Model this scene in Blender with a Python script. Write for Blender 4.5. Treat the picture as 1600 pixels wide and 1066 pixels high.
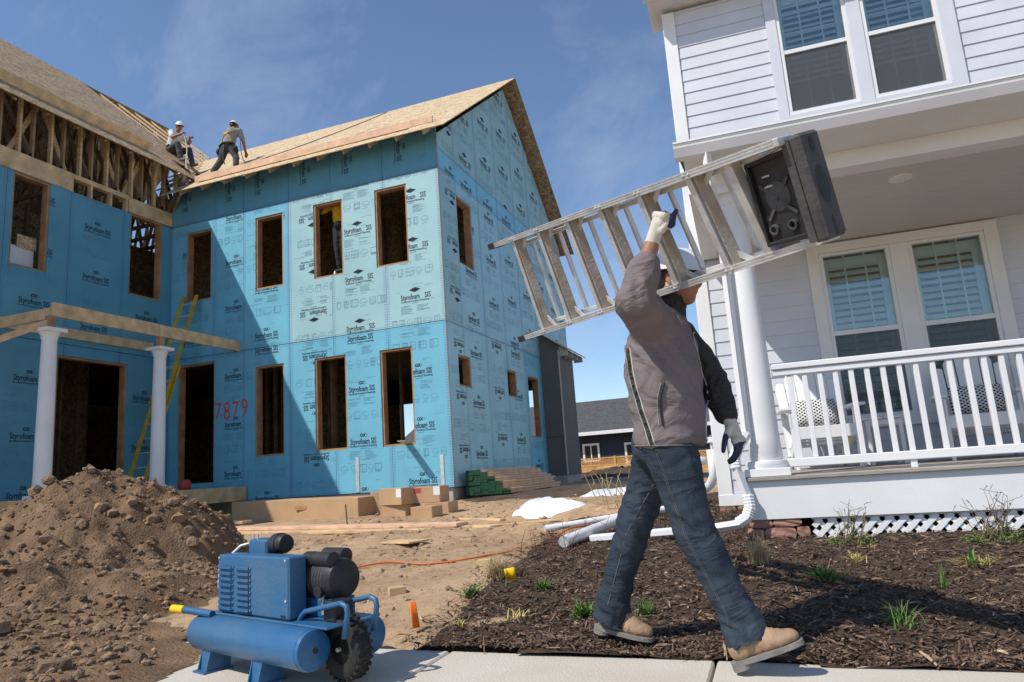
import bpy, bmesh, math, random
from mathutils import Vector, Matrix, noise
from mathutils.bvhtree import BVHTree
random.seed(7)
for _o in list(bpy.data.objects):
    bpy.data.objects.remove(_o)
SC = bpy.context.scene
COL = SC.collection

# ------------------------------------------------------------------ camera
cam_d = bpy.data.cameras.new('camera')
cam_d.sensor_width = 36.0
cam_d.lens = 24.583
cam_d.clip_start = 0.05
cam_d.clip_end = 2000
cam = bpy.data.objects.new('camera', cam_d)
COL.objects.link(cam)
_yaw, _pit, _rol = 0.342278224, 0.183056491, -0.0696467578
_f = Vector((-math.sin(_yaw) * math.cos(_pit), math.cos(_yaw) * math.cos(_pit), math.sin(_pit)))
_r0 = Vector((math.cos(_yaw), math.sin(_yaw), 0)); _u0 = _r0.cross(_f)
_r = math.cos(_rol) * _r0 + math.sin(_rol) * _u0
_u = -math.sin(_rol) * _r0 + math.cos(_rol) * _u0
cam.matrix_world = Matrix(((_r.x, _u.x, -_f.x, 0), (_r.y, _u.y, -_f.y, 0), (_r.z, _u.z, -_f.z, 0.82), (0, 0, 0, 1)))
SC.camera = cam

# ------------------------------------------------------------------ sky, sun, exposure
SUN = Vector((0.535, 0.67, -1.0)).normalized()          # direction the light travels
ELEV = math.asin(-SUN.z)
world = bpy.data.worlds.new('World'); SC.world = world; world.use_nodes = True
wn = world.node_tree; wn.nodes.clear()
w_out = wn.nodes.new('ShaderNodeOutputWorld'); w_bg = wn.nodes.new('ShaderNodeBackground')
w_sky = wn.nodes.new('ShaderNodeTexSky'); w_sky.sky_type = 'NISHITA'
w_sky.sun_disc = False; w_sky.sun_elevation = ELEV; w_sky.sun_rotation = math.atan2(-SUN.x, -SUN.y)
w_sky.altitude = 200; w_sky.air_density = 1.0; w_sky.dust_density = 0.12; w_sky.ozone_density = 4.5
# thin cirrus over the whole sky dome
w_tc = wn.nodes.new('ShaderNodeTexCoord'); w_map = wn.nodes.new('ShaderNodeMapping')
w_map.inputs['Scale'].default_value = (1.2, 4.0, 2.2); w_map.inputs['Rotation'].default_value = (0.3, 0.2, 0.9)
w_no = wn.nodes.new('ShaderNodeTexNoise'); w_no.inputs['Scale'].default_value = 1.6; w_no.inputs['Detail'].default_value = 7; w_no.inputs['Roughness'].default_value = 0.62; w_no.inputs['Distortion'].default_value = 0.6
w_rmp = wn.nodes.new('ShaderNodeValToRGB'); w_rmp.color_ramp.elements[0].position = 0.54; w_rmp.color_ramp.elements[1].position = 0.80
w_rmp.color_ramp.elements[0].color = (0.015, 0.015, 0.015, 1); w_rmp.color_ramp.elements[1].color = (0.17, 0.17, 0.17, 1)
w_mix = wn.nodes.new('ShaderNodeMixRGB'); w_mix.inputs['Color2'].default_value = (7.5, 7.8, 8.2, 1)
wn.links.new(w_tc.outputs['Generated'], w_map.inputs['Vector']); wn.links.new(w_map.outputs['Vector'], w_no.inputs['Vector'])
wn.links.new(w_no.outputs['Fac'], w_rmp.inputs['Fac']); wn.links.new(w_rmp.outputs['Color'], w_mix.inputs['Fac'])
wn.links.new(w_sky.outputs['Color'], w_mix.inputs['Color1']); wn.links.new(w_mix.outputs['Color'], w_bg.inputs['Color'])
w_bg.inputs['Strength'].default_value = 0.15
wn.links.new(w_bg.outputs['Background'], w_out.inputs['Surface'])
sun_d = bpy.data.lights.new('sun', 'SUN'); sun_d.energy = 4.5; sun_d.angle = math.radians(0.53); sun_d.color = (1.0, 0.94, 0.85)
sun = bpy.data.objects.new('sun', sun_d); COL.objects.link(sun)
sun.rotation_euler = SUN.to_track_quat('-Z', 'Y').to_euler()
SC.view_settings.view_transform = 'Standard'; SC.view_settings.look = 'None'
SC.view_settings.exposure = 0.0; SC.view_settings.gamma = 1.0; SC.view_settings.use_curve_mapping = False
SC.cycles.use_denoising = True
SC.cycles.max_bounces = 8; SC.cycles.diffuse_bounces = 4

# ------------------------------------------------------------------ helpers
V = Vector
ROOTLOC = {}

def tag(o, label=None, cat=None, group=None, kind=None):
    if label: o['label'] = label
    if cat: o['category'] = cat
    if group: o['group'] = group
    if kind: o['kind'] = kind
    return o

def thing(name, label, cat, loc=(0, 0, 0), group=None):
    o = bpy.data.objects.new(name, None); COL.objects.link(o)
    o.location = loc; o.empty_display_size = 0.1
    ROOTLOC[o.name] = Vector(loc)
    return tag(o, label, cat, group)

def link(name, me, parent=None):
    o = bpy.data.objects.new(name, me); COL.objects.link(o)
    if parent is not None: o.parent = parent
    return o

def offset_of(parent):
    d = Vector((0, 0, 0))
    while parent is not None:
        d += ROOTLOC.get(parent.name, Vector((0, 0, 0))); parent = parent.parent
    return d

class B:
    """collects faces in world space; build() links them as ONE mesh object"""
    def __init__(s): s.v = []; s.f = []; s.m = []
    def add(s, vs, fs, mi=0):
        n = len(s.v); s.v += [Vector(p) for p in vs]
        for q in fs: s.f.append([n + i for i in q]); s.m.append(mi)
        return s
    def box(s, lo, hi, mi=0, mat=None):
        x0, y0, z0 = lo; x1, y1, z1 = hi
        vs = [(x0, y0, z0), (x1, y0, z0), (x1, y1, z0), (x0, y1, z0), (x0, y0, z1), (x1, y0, z1), (x1, y1, z1), (x0, y1, z1)]
        if mat is not None: vs = [mat @ Vector(p) for p in vs]
        return s.add(vs, [(0, 3, 2, 1), (4, 5, 6, 7), (0, 1, 5, 4), (1, 2, 6, 5), (2, 3, 7, 6), (3, 0, 4, 7)], mi)
    def bar(s, p0, p1, w, h, up=(0, 0, 1), mi=0):
        p0 = V(p0); p1 = V(p1); d = (p1 - p0); L = d.length; d.normalize()
        u = V(up); side = d.cross(u)
        if side.length < 1e-4: side = d.cross(V((1, 0, 0)))
        side.normalize(); u = side.cross(d).normalized()
        M_ = Matrix(((d.x, side.x, u.x, p0.x), (d.y, side.y, u.y, p0.y), (d.z, side.z, u.z, p0.z), (0, 0, 0, 1)))
        return s.box((0, -w / 2, -h / 2), (L, w / 2, h / 2), mi, M_)
    def tube(s, pts, rad, n=10, cap=True, mi=0, flat=1.0):
        pts = [V(p) for p in pts]; k = len(pts)
        if not hasattr(rad, '__len__'): rad = [rad] * k
        t0 = (pts[1] - pts[0]).normalized()
        a = t0.cross(V((0, 0, 1)))
        if a.length < 0.05: a = t0.cross(V((1, 0, 0)))
        a.normalize(); rings = []
        for i in range(k):
            t = (pts[min(i + 1, k - 1)] - pts[max(i - 1, 0)]).normalized()
            a = (a - t * a.dot(t)).normalized(); b = t.cross(a)
            rings.append([pts[i] + (a * math.cos(2 * math.pi * j / n) + b * math.sin(2 * math.pi * j / n) * flat) * rad[i] for j in range(n)])
        vs = [p for r in rings for p in r]
        fs = [(i * n + j, i * n + (j + 1) % n, (i + 1) * n + (j + 1) % n, (i + 1) * n + j) for i in range(k - 1) for j in range(n)]
        if cap: fs += [tuple(range(n - 1, -1, -1)), tuple((k - 1) * n + j for j in range(n))]
        return s.add(vs, fs, mi)
    def cyl(s, p0, p1, r0, r1=None, n=16, mi=0): return s.tube([p0, p1], [r0, r0 if r1 is None else r1], n, True, mi)
    def lathe(s, prof, base, n=24, axis=(0, 0, 1), mi=0):
        ax = V(axis).normalized(); a = ax.cross(V((0, 1, 0)))
        if a.length < 0.05: a = ax.cross(V((1, 0, 0)))
        a.normalize(); b = ax.cross(a); base = V(base); k = len(prof)
        vs = [base + ax * z + (a * math.cos(2 * math.pi * j / n) + b * math.sin(2 * math.pi * j / n)) * r for r, z in prof for j in range(n)]
        fs = [(i * n + j, i * n + (j + 1) % n, (i + 1) * n + (j + 1) % n, (i + 1) * n + j) for i in range(k - 1) for j in range(n)]
        if prof[0][0] > 1e-5: fs.append(tuple(range(n - 1, -1, -1)))
        if prof[-1][0] > 1e-5: fs.append(tuple((k - 1) * n + j for j in range(n)))
        return s.add(vs, fs, mi)
    def prism(s, poly, d, mi=0):
        """poly: 3D outline, extruded by vector d"""
        d = V(d); n = len(poly); vs = [V(p) for p in poly] + [V(p) + d for p in poly]
        fs = [tuple(range(n - 1, -1, -1)), tuple(range(n, 2 * n))] + [(i, (i + 1) % n, n + (i + 1) % n, n + i) for i in range(n)]
        return s.add(vs, fs, mi)
    def ell(s, c, r, mat=None, nu=14, nv=9, mi=0):
        c = V(c); vs = []; fs = []
        for i in range(1, nv):
            th = math.pi * i / nv
            for j in range(nu):
                ph = 2 * math.pi * j / nu
                vs.append(V((r[0] * math.sin(th) * math.cos(ph), r[1] * math.sin(th) * math.sin(ph), r[2] * math.cos(th))))
        vs += [V((0, 0, r[2])), V((0, 0, -r[2]))]; t = len(vs) - 2; bt = t + 1
        for i in range(nv - 2):
            for j in range(nu):
                fs.append((i * nu + j, (i + 1) * nu + j, (i + 1) * nu + (j + 1) % nu, i * nu + (j + 1) % nu))
        for j in range(nu):
            fs.append((t, j, (j + 1) % nu)); fs.append((bt, (nv - 2) * nu + (j + 1) % nu, (nv - 2) * nu + j))
        if mat is not None: vs = [mat @ p for p in vs]
        return s.add([p + c for p in vs], fs, mi)
    def build(s, name, mats, parent=None, smooth=False, bevel=0.0, fix=True, angle=None):
        off = offset_of(parent)
        me = bpy.data.meshes.new(name)
        me.from_pydata([p - off for p in s.v], [], s.f)
        if not isinstance(mats, (list, tuple)): mats = [mats]
        for m in mats: me.materials.append(m)
        if len(mats) > 1: me.polygons.foreach_set('material_index', s.m)
        if fix or bevel:
            bm = bmesh.new(); bm.from_mesh(me)
            if fix: bmesh.ops.recalc_face_normals(bm, faces=bm.faces)
            if bevel:
                es = [e for e in bm.edges if len(e.link_faces) == 2 and e.calc_face_angle(0) > 0.6]
                bmesh.ops.bevel(bm, geom=es, offset=bevel, segments=1, affect='EDGES', profile=0.5, clamp_overlap=True)
            bm.to_mesh(me); bm.free()
        if smooth: me.polygons.foreach_set('use_smooth', [True] * len(me.polygons))
        if angle is not None: me.set_sharp_from_angle(angle=angle)
        me.update()
        return link(name, me, parent)

def smooth_path(p, n=6):
    out = []
    for i in range(len(p) - 1):
        a, b_, c, d = p[max(i - 1, 0)], p[i], p[i + 1], p[min(i + 2, len(p) - 1)]
        for k in range(n):
            t = k / n; out.append(.5 * ((2 * b_) + (c - a) * t + (2 * a - 5 * b_ + 4 * c - d) * t * t + (3 * b_ - a - 3 * c + d) * t ** 3))
    return out + [p[-1]]

def solo(bld, name, mats, label, cat, group=None, **kw):
    """one-mesh thing whose origin sits at the middle of its base"""
    xs = [p.x for p in bld.v]; ys = [p.y for p in bld.v]; zs = [p.z for p in bld.v]
    c = V(((min(xs) + max(xs)) / 2, (min(ys) + max(ys)) / 2, min(zs)))
    bld.v = [p - c for p in bld.v]
    o = bld.build(name, mats, None, **kw); o.location = c
    return tag(o, label, cat, group)

# ------------------------------------------------------------------ materials
def mat(name, col, rough=0.6, var=0.15, scale=6.0, bump=0.0, bscale=40.0, metal=0.0, spec=0.4, col2=None, detail=5.0, sheen=0.0, stretch=None, coat=0.0, island=0.0, folds=None):
    m = bpy.data.materials.new(name); m.use_nodes = True
    nt = m.node_tree; bs = nt.nodes['Principled BSDF']
    bs.inputs['Roughness'].default_value = rough; bs.inputs['Metallic'].default_value = metal
    bs.inputs['Specular IOR Level'].default_value = spec
    if coat: bs.inputs['Coat Weight'].default_value = coat; bs.inputs['Coat Roughness'].default_value = 0.15
    if sheen: bs.inputs['Sheen Weight'].default_value = sheen; bs.inputs['Sheen Roughness'].default_value = 0.6
    tc = nt.nodes.new('ShaderNodeTexCoord'); vec = tc.outputs['Object']
    if stretch:
        mp = nt.nodes.new('ShaderNodeMapping'); mp.inputs['Scale'].default_value = stretch
        nt.links.new(vec, mp.inputs['Vector']); vec = mp.outputs['Vector']
    no = nt.nodes.new('ShaderNodeTexNoise'); no.inputs['Scale'].default_value = scale; no.inputs['Detail'].default_value = detail
    nt.links.new(vec, no.inputs['Vector'])
    rp = nt.nodes.new('ShaderNodeValToRGB'); rp.color_ramp.elements[0].position = 0.3; rp.color_ramp.elements[1].position = 0.7
    c2 = col2 if col2 else tuple(c * (1 - var) for c in col); c1 = col if col2 else tuple(min(1, c * (1 + var * 0.6)) for c in col)
    rp.color_ramp.elements[0].color = (*c2, 1); rp.color_ramp.elements[1].color = (*c1, 1)
    nt.links.new(no.outputs['Fac'], rp.inputs['Fac'])
    out = rp.outputs['Color']
    if island:
        ge = nt.nodes.new('ShaderNodeNewGeometry'); mm = nt.nodes.new('ShaderNodeMath'); mm.operation = 'MULTIPLY_ADD'
        mm.inputs[1].default_value = island * 2; mm.inputs[2].default_value = 1 - island
        nt.links.new(ge.outputs['Random Per Island'], mm.inputs[0])
        vm = nt.nodes.new('ShaderNodeVectorMath'); vm.operation = 'SCALE'
        nt.links.new(out, vm.inputs[0]); nt.links.new(mm.outputs[0], vm.inputs['Scale']); out = vm.outputs[0]
    nt.links.new(out, bs.inputs['Base Color'])
    if folds:
        fs_, fst = folds
        n4 = nt.nodes.new('ShaderNodeTexNoise'); n4.inputs['Scale'].default_value = fs_; n4.inputs['Detail'].default_value = 3; n4.inputs['Distortion'].default_value = 1.3
        mp4 = nt.nodes.new('ShaderNodeMapping'); mp4.inputs['Scale'].default_value = (1, 1, 2.0); mp4.inputs['Rotation'].default_value = (0, 0.5, 0)
        nt.links.new(tc.outputs['Object'], mp4.inputs['Vector']); nt.links.new(mp4.outputs['Vector'], n4.inputs['Vector'])
        r4 = nt.nodes.new('ShaderNodeValToRGB'); r4.color_ramp.elements[0].position = 0.38; r4.color_ramp.elements[1].position = 0.62; k4 = r4.color_ramp.elements.new(0.5); k4.color = (1, 1, 1, 1); r4.color_ramp.elements[0].color = (0, 0, 0, 1); r4.color_ramp.elements[2].color = (0, 0, 0, 1); r4.color_ramp.interpolation = 'EASE'
        nt.links.new(n4.outputs['Fac'], r4.inputs['Fac'])
        b4 = nt.nodes.new('ShaderNodeBump'); b4.inputs['Strength'].default_value = fst; b4.inputs['Distance'].default_value = 0.03
        nt.links.new(r4.outputs['Color'], b4.inputs['Height']); nt.links.new(b4.outputs['Normal'], bs.inputs['Normal'])
    if bump:
        n2 = nt.nodes.new('ShaderNodeTexNoise'); n2.inputs['Scale'].default_value = bscale; n2.inputs['Detail'].default_value = 6
        nt.links.new(vec, n2.inputs['Vector'])
        bp = nt.nodes.new('ShaderNodeBump'); bp.inputs['Strength'].default_value = bump; bp.inputs['Distance'].default_value = 0.02
        nt.links.new(n2.outputs['Fac'], bp.inputs['Height']); nt.links.new(bp.outputs['Normal'], bs.inputs['Normal'])
        if folds: nt.links.new(b4.outputs['Normal'], bp.inputs['Normal'])
    return m

def osb_mat(name, c1, c2, c3):
    m = bpy.data.materials.new(name); m.use_nodes = True; nt = m.node_tree; bs = nt.nodes['Principled BSDF']
    bs.inputs['Roughness'].default_value = 0.75
    tc = nt.nodes.new('ShaderNodeTexCoord'); mp = nt.nodes.new('ShaderNodeMapping'); mp.inputs['Scale'].default_value = (9, 16, 16)
    dn = nt.nodes.new('ShaderNodeTexNoise'); dn.inputs['Scale'].default_value = 3.0
    ad = nt.nodes.new('ShaderNodeMixRGB'); ad.blend_type = 'ADD'; ad.inputs['Fac'].default_value = 0.5
    nt.links.new(tc.outputs['Object'], dn.inputs['Vector']); nt.links.new(tc.outputs['Object'], ad.inputs['Color1']); nt.links.new(dn.outputs['Color'], ad.inputs['Color2'])
    nt.links.new(ad.outputs['Color'], mp.inputs['Vector'])
    vo = nt.nodes.new('ShaderNodeTexVoronoi'); vo.inputs['Scale'].default_value = 1.3
    nt.links.new(mp.outputs['Vector'], vo.inputs['Vector'])
    rp = nt.nodes.new('ShaderNodeValToRGB'); e = rp.color_ramp.elements
    e[0].position = 0.15; e[0].color = (*c1, 1); e[1].position = 0.85; e[1].color = (*c3, 1); k = e.new(0.5); k.color = (*c2, 1)
    nt.links.new(vo.outputs['Color'], rp.inputs['Fac']); nt.links.new(rp.outputs['Color'], bs.inputs['Base Color'])
    bp = nt.nodes.new('ShaderNodeBump'); bp.inputs['Strength'].default_value = 0.25; bp.inputs['Distance'].default_value = 0.01
    nt.links.new(vo.outputs['Distance'], bp.inputs['Height']); nt.links.new(bp.outputs['Normal'], bs.inputs['Normal'])
    return m

def glass_mat(name, tint=(0.75, 0.85, 0.85), refl=1.0):
    m = bpy.data.materials.new(name); m.use_nodes = True; nt = m.node_tree; nt.nodes.clear()
    o = nt.nodes.new('ShaderNodeOutputMaterial'); g = nt.nodes.new('ShaderNodeBsdfGlossy'); t = nt.nodes.new('ShaderNodeBsdfTransparent')
    g.inputs['Roughness'].default_value = 0.01; g.inputs['Color'].default_value = (refl, refl, refl, 1); t.inputs['Color'].default_value = (*tint, 1)
    fr = nt.nodes.new('ShaderNodeFresnel'); fr.inputs['IOR'].default_value = 1.6
    ad = nt.nodes.new('ShaderNodeMath'); ad.operation = 'ADD'; ad.inputs[1].default_value = 0.05
    n = nt.nodes.new('ShaderNodeTexNoise'); n.inputs['Scale'].default_value = 3.0; bp = nt.nodes.new('ShaderNodeBump'); bp.inputs['Strength'].default_value = 0.03
    nt.links.new(n.outputs['Fac'], bp.inputs['Height']); nt.links.new(bp.outputs['Normal'], g.inputs['Normal'])
    mx = nt.nodes.new('ShaderNodeMixShader')
    nt.links.new(fr.outputs[0], ad.inputs[0]); nt.links.new(ad.outputs[0], mx.inputs[0]); nt.links.new(t.outputs[0], mx.inputs[1]); nt.links.new(g.outputs[0], mx.inputs[2]); nt.links.new(mx.outputs[0], o.inputs[0])
    return m

M = {}
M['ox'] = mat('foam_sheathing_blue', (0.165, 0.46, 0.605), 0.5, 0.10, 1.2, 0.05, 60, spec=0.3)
M['oxd'] = mat('foam_sheathing_deep_shaded_blue', (0.11, 0.31, 0.41), 0.5, 0.10, 1.2, 0.05, 60, spec=0.3)  # deep blue panel, lowered further to carry the left wing's shade
M['dow'] = mat('foam_sheathing_grey_teal', (0.33, 0.54, 0.58), 0.5, 0.10, 1.2, 0.05, 60, spec=0.3)
M['ink'] = mat('ink_black', (0.012, 0.018, 0.035), 0.6, 0.1)
M['ink2'] = mat('ink_grey', (0.10, 0.26, 0.36), 0.6, 0.1)
M['ink3'] = mat('ink_violet', (0.10, 0.13, 0.42), 0.6, 0.1)
M['spray'] = mat('spray_paint_red', (0.75, 0.06, 0.05), 0.6, 0.2)
M['osb'] = osb_mat('osb_deck', (0.36, 0.24, 0.12), (0.56, 0.42, 0.25), (0.68, 0.54, 0.35))
M['osbd'] = osb_mat('osb_weathered', (0.19, 0.115, 0.055), (0.36, 0.25, 0.135), (0.50, 0.37, 0.22))
M['lum'] = mat('lumber', (0.60, 0.42, 0.235), 0.7, 0.25, 3.0, 0.15, 30, stretch=(1, 1, 8))
M['lumx'] = mat('lumber_long', (0.58, 0.40, 0.22), 0.7, 0.3, 5.0, 0.12, 30, island=0.12)
M['buck'] = mat('window_buck_lumber', (0.40, 0.215, 0.10), 0.7, 0.3, 5.0, 0.1, 30)
M['stud'] = mat('stud_lumber', (0.30, 0.20, 0.11), 0.75, 0.3, 4.0, 0.1, 30)
M['pink'] = mat('board_redwood', (0.62, 0.40, 0.27), 0.7, 0.25, 5.0, 0.1, 30, island=0.12)
M['green'] = mat('green_end_paint', (0.006, 0.050, 0.017), 0.6, 0.4, 20, island=0.35)
M['crumb'] = mat('soil_crumb', (0.36, 0.25, 0.155), 0.95, 0.3, 9, 0.6, 45, island=0.3)
M['conc'] = mat('concrete_foundation', (0.42, 0.40, 0.36), 0.85, 0.2, 4, 0.3, 60)
M['walk'] = mat('concrete_walk', (0.60, 0.565, 0.505), 0.85, 0.12, 1.6, 0.3, 90, col2=(0.52, 0.46, 0.375), detail=9)
M['white'] = mat('white_paint', (0.77, 0.77, 0.77), 0.5, 0.07, 2.5, 0.06, 60, detail=8)
M['siding'] = mat('siding_pale_grey', (0.61, 0.63, 0.685), 0.55, 0.07, 2.5, 0.12, 60, detail=8)
M['vinyl'] = mat('white_vinyl', (0.76, 0.76, 0.76), 0.35, 0.03, 3)
M['ceil'] = mat('porch_ceiling', (0.58, 0.555, 0.52), 0.5, 0.04, 2)
M['deck'] = mat('porch_deck', (0.36, 0.325, 0.29), 0.75, 0.25, 5, 0.2, 50, stretch=(1, 8, 8))
M['shut'] = mat('shutter_paint', (0.80, 0.82, 0.80), 0.5, 0.04)
M['dark'] = mat('backing_black', (0.05, 0.05, 0.05), 0.8, 0.1)
M['room'] = mat('room_shade_black', (0.05, 0.05, 0.05), 0.8, 0.1)  # near-black walls stand in for the dim room behind the shutters
M['glass'] = glass_mat('window_glass', (0.86, 0.94, 0.93))
def screen_mat():
    m = bpy.data.materials.new('insect_screen'); m.use_nodes = True; nt = m.node_tree; nt.nodes.clear()
    o = nt.nodes.new('ShaderNodeOutputMaterial'); d = nt.nodes.new('ShaderNodeBsdfDiffuse'); t = nt.nodes.new('ShaderNodeBsdfTransparent'); mx = nt.nodes.new('ShaderNodeMixShader')
    d.inputs['Color'].default_value = (0.14, 0.145, 0.15, 1); mx.inputs[0].default_value = 0.38
    nt.links.new(t.outputs[0], mx.inputs[1]); nt.links.new(d.outputs[0], mx.inputs[2]); nt.links.new(mx.outputs[0], o.inputs[0]); return m
M['scr'] = screen_mat()
M['stone'] = mat('red_sandstone', (0.36, 0.19, 0.14), 0.85, 0.35, 7, 0.5, 30, island=0.2)
M['fiber'] = mat('grey_fibre_panel', (0.135, 0.13, 0.115), 0.7, 0.1, 2)
M['trimg'] = mat('grey_trim', (0.5, 0.49, 0.45), 0.6, 0.1)
M['alu'] = mat('aluminium', (0.66, 0.65, 0.63), 0.45, 0.2, 12, 0.08, 60, metal=0.45)
M['tread'] = mat('dirty_tread', (0.25, 0.185, 0.13), 0.75, 0.5, 9, 0.3, 60, col2=(0.40, 0.37, 0.33))
M['black'] = mat('black_plastic', (0.025, 0.025, 0.027), 0.5, 0.3, 20, 0.1, 60)
M['blackd'] = mat('dusty_black_plastic', (0.075, 0.073, 0.072), 0.65, 0.45, 9, 0.2, 60)
M['yel'] = mat('yellow_fibreglass', (0.55, 0.36, 0.03), 0.5, 0.25, 8)
M['blue'] = mat('compressor_blue', (0.013, 0.105, 0.25), 0.42, 0.2, 3.2, 0.12, 60, spec=0.5, col2=(0.055, 0.135, 0.23), detail=12)
M['rubber'] = mat('rubber', (0.022, 0.021, 0.02), 0.8, 0.3, 20, 0.3, 60)
M['kraft'] = mat('cardboard', (0.47, 0.30, 0.165), 0.8, 0.12, 3, 0.05, 40)
M['tape'] = mat('box_label', (0.75, 0.75, 0.74), 0.5, 0.05)
M['redink'] = mat('box_red_print', (0.45, 0.06, 0.06), 0.6, 0.1)
M['snow'] = mat('snow', (0.86, 0.87, 0.89), 0.6, 0.06, 4, 0.5, 12)
M['snowd'] = mat('shaded_snow', (0.62, 0.66, 0.72), 0.6, 0.2, 4, 0.5, 12)  # snow greyed and blued, its shade is in the colour
M['pvc'] = mat('pvc_white', (0.78, 0.78, 0.78), 0.35, 0.06, 8)
M['cord'] = mat('orange_cord', (0.62, 0.17, 0.04), 0.5, 0.1)
M['flagy'] = mat('yellow_flag', (0.85, 0.52, 0.01), 0.5, 0.05)
M['flago'] = mat('orange_flag', (0.90, 0.20, 0.02), 0.5, 0.05)
M['navy'] = mat('navy_siding', (0.024, 0.036, 0.058), 0.6, 0.1, 3, stretch=(1, 1, 1))
M['shing'] = mat('asphalt_shingle', (0.085, 0.083, 0.085), 0.9, 0.35, 5, 0.4, 30, island=0.25)
M['cedar'] = mat('cedar_fence', (0.60, 0.33, 0.10), 0.7, 0.25, 5, 0.1, 20, island=0.15)
M['grassg'] = mat('green_blades', (0.10, 0.19, 0.035), 0.6, 0.3, 20, island=0.3)
M['grassd'] = mat('dry_blades', (0.48, 0.37, 0.19), 0.8, 0.3, 20, island=0.25)
M['grassy'] = mat('yellow_blades', (0.50, 0.42, 0.13), 0.8, 0.3, 20, island=0.25)
M['twig'] = mat('twig', (0.20, 0.14, 0.10), 0.85, 0.3, 20)
M['twigr'] = mat('red_twig', (0.16, 0.055, 0.045), 0.8, 0.3, 20)
M['leaf'] = mat('leaf_olive', (0.13, 0.165, 0.045), 0.6, 0.3, 20, island=0.3)
M['chip'] = mat('mulch_chip', (0.125, 0.078, 0.052), 0.9, 0.35, 30, island=0.85)
M['chipl'] = mat('pale_chip', (0.34, 0.25, 0.17), 0.9, 0.35, 30, island=0.5)
M['clod'] = mat('dirt_clod', (0.26, 0.168, 0.102), 0.95, 0.35, 9, 0.7, 45, island=0.3)
M['skin'] = mat('skin', (0.33, 0.155, 0.095), 0.55, 0.12, 12, 0.05, 90, spec=0.35)
M['jean'] = mat('denim', (0.036, 0.053, 0.074), 0.85, 0.5, 3.4, 0.3, 160, col2=(0.011, 0.020, 0.034), detail=7, folds=(2.6, 0.32))
M['jack'] = mat('softshell', (0.172, 0.142, 0.143), 0.8, 0.12, 5, 0.12, 120, folds=(3.0, 0.28))
M['jackd'] = mat('softshell_trim_and_shade', (0.035, 0.033, 0.033), 0.8, 0.2, 5, 0.12, 120, folds=(5, 0.5))  # dark trim cloth, also the tone of the jacket's shaded front
M['boot'] = mat('tan_leather', (0.42, 0.265, 0.16), 0.75, 0.3, 9, 0.3, 60, col2=(0.25, 0.165, 0.105), detail=8)
M['sole'] = mat('boot_sole', (0.20, 0.185, 0.17), 0.85, 0.3, 15, 0.2, 60)
M['knit'] = mat('glove_knit', (0.62, 0.57, 0.49), 0.9, 0.12, 20, 0.3, 180)
M['dip'] = mat('glove_dip', (0.025, 0.035, 0.085), 0.6, 0.2, 20, 0.2, 90)
M['hat'] = mat('hard_hat', (0.78, 0.78, 0.78), 0.3, 0.05, 8, coat=0.3)
M['tee'] = mat('tee_shirt', (0.62, 0.66, 0.66), 0.9, 0.1, 8)
M['teeg'] = mat('tee_grey', (0.25, 0.26, 0.27), 0.9, 0.15, 8)
M['teey'] = mat('tee_yellow', (0.62, 0.37, 0.02), 0.9, 0.1, 8)
M['pant'] = mat('work_pants', (0.055, 0.058, 0.066), 0.9, 0.3, 8, 0.2, 60)
M['pantb'] = mat('black_pants', (0.025, 0.026, 0.03), 0.9, 0.3, 8)
M['harn'] = mat('harness_yellow', (0.72, 0.42, 0.02), 0.6, 0.1)
M['hair'] = mat('dark_hair', (0.02, 0.014, 0.01), 0.6, 0.2)
M['rope'] = mat('rope', (0.12, 0.10, 0.085), 0.8, 0.2)

# ------------------------------------------------------------------ ground level
GY = [(-40, 0.0), (3.1, -0.02), (5.7, 0.16), (9, 0.27), (12, 0.36), (20, 0.42), (28, 0.25), (400, 0.2)]
def gz(x, y):
    for (a, za), (b, zb) in zip(GY, GY[1:]):
        if y <= b: return za + (zb - za) * max(0, y - a) / (b - a)
    return 0.2
def fbm(p, o=4):
    return noise.fractal(p, 0.9, 2.1, o)

# ================================================================== GROUND
def axis(lo, hi, a, b, step):
    xs = []; x = a
    while x < b: xs.append(x); x += step
    xs.append(b); s = step; x = b
    while x < hi: s *= 1.35; x += s; xs.append(min(x, hi))
    s = step; x = a; pre = []
    while x > lo: s *= 1.35; x -= s; pre.append(max(x, lo))
    return pre[::-1] + xs

def ground_detail(x, y):
    if y < 3.0: return -0.06
    k = min(1, (y - 3.0) / 0.6)
    p = V((x, y, 0))
    d = 0.035 * fbm(p * 0.9) + 0.018 * fbm(p * 3.1 + V((5, 2, 0))) + 0.010 * fbm(p * 9.0)
    # rutted, trampled strip in front of the boards
    r = math.exp(-((y - 6.3 + 0.12 * x) / 0.5) ** 2) * 0.05 * fbm(p * 4 + V((9, 1, 3)))
    return (d + r) * k - 0.06 * (1 - k)

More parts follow.
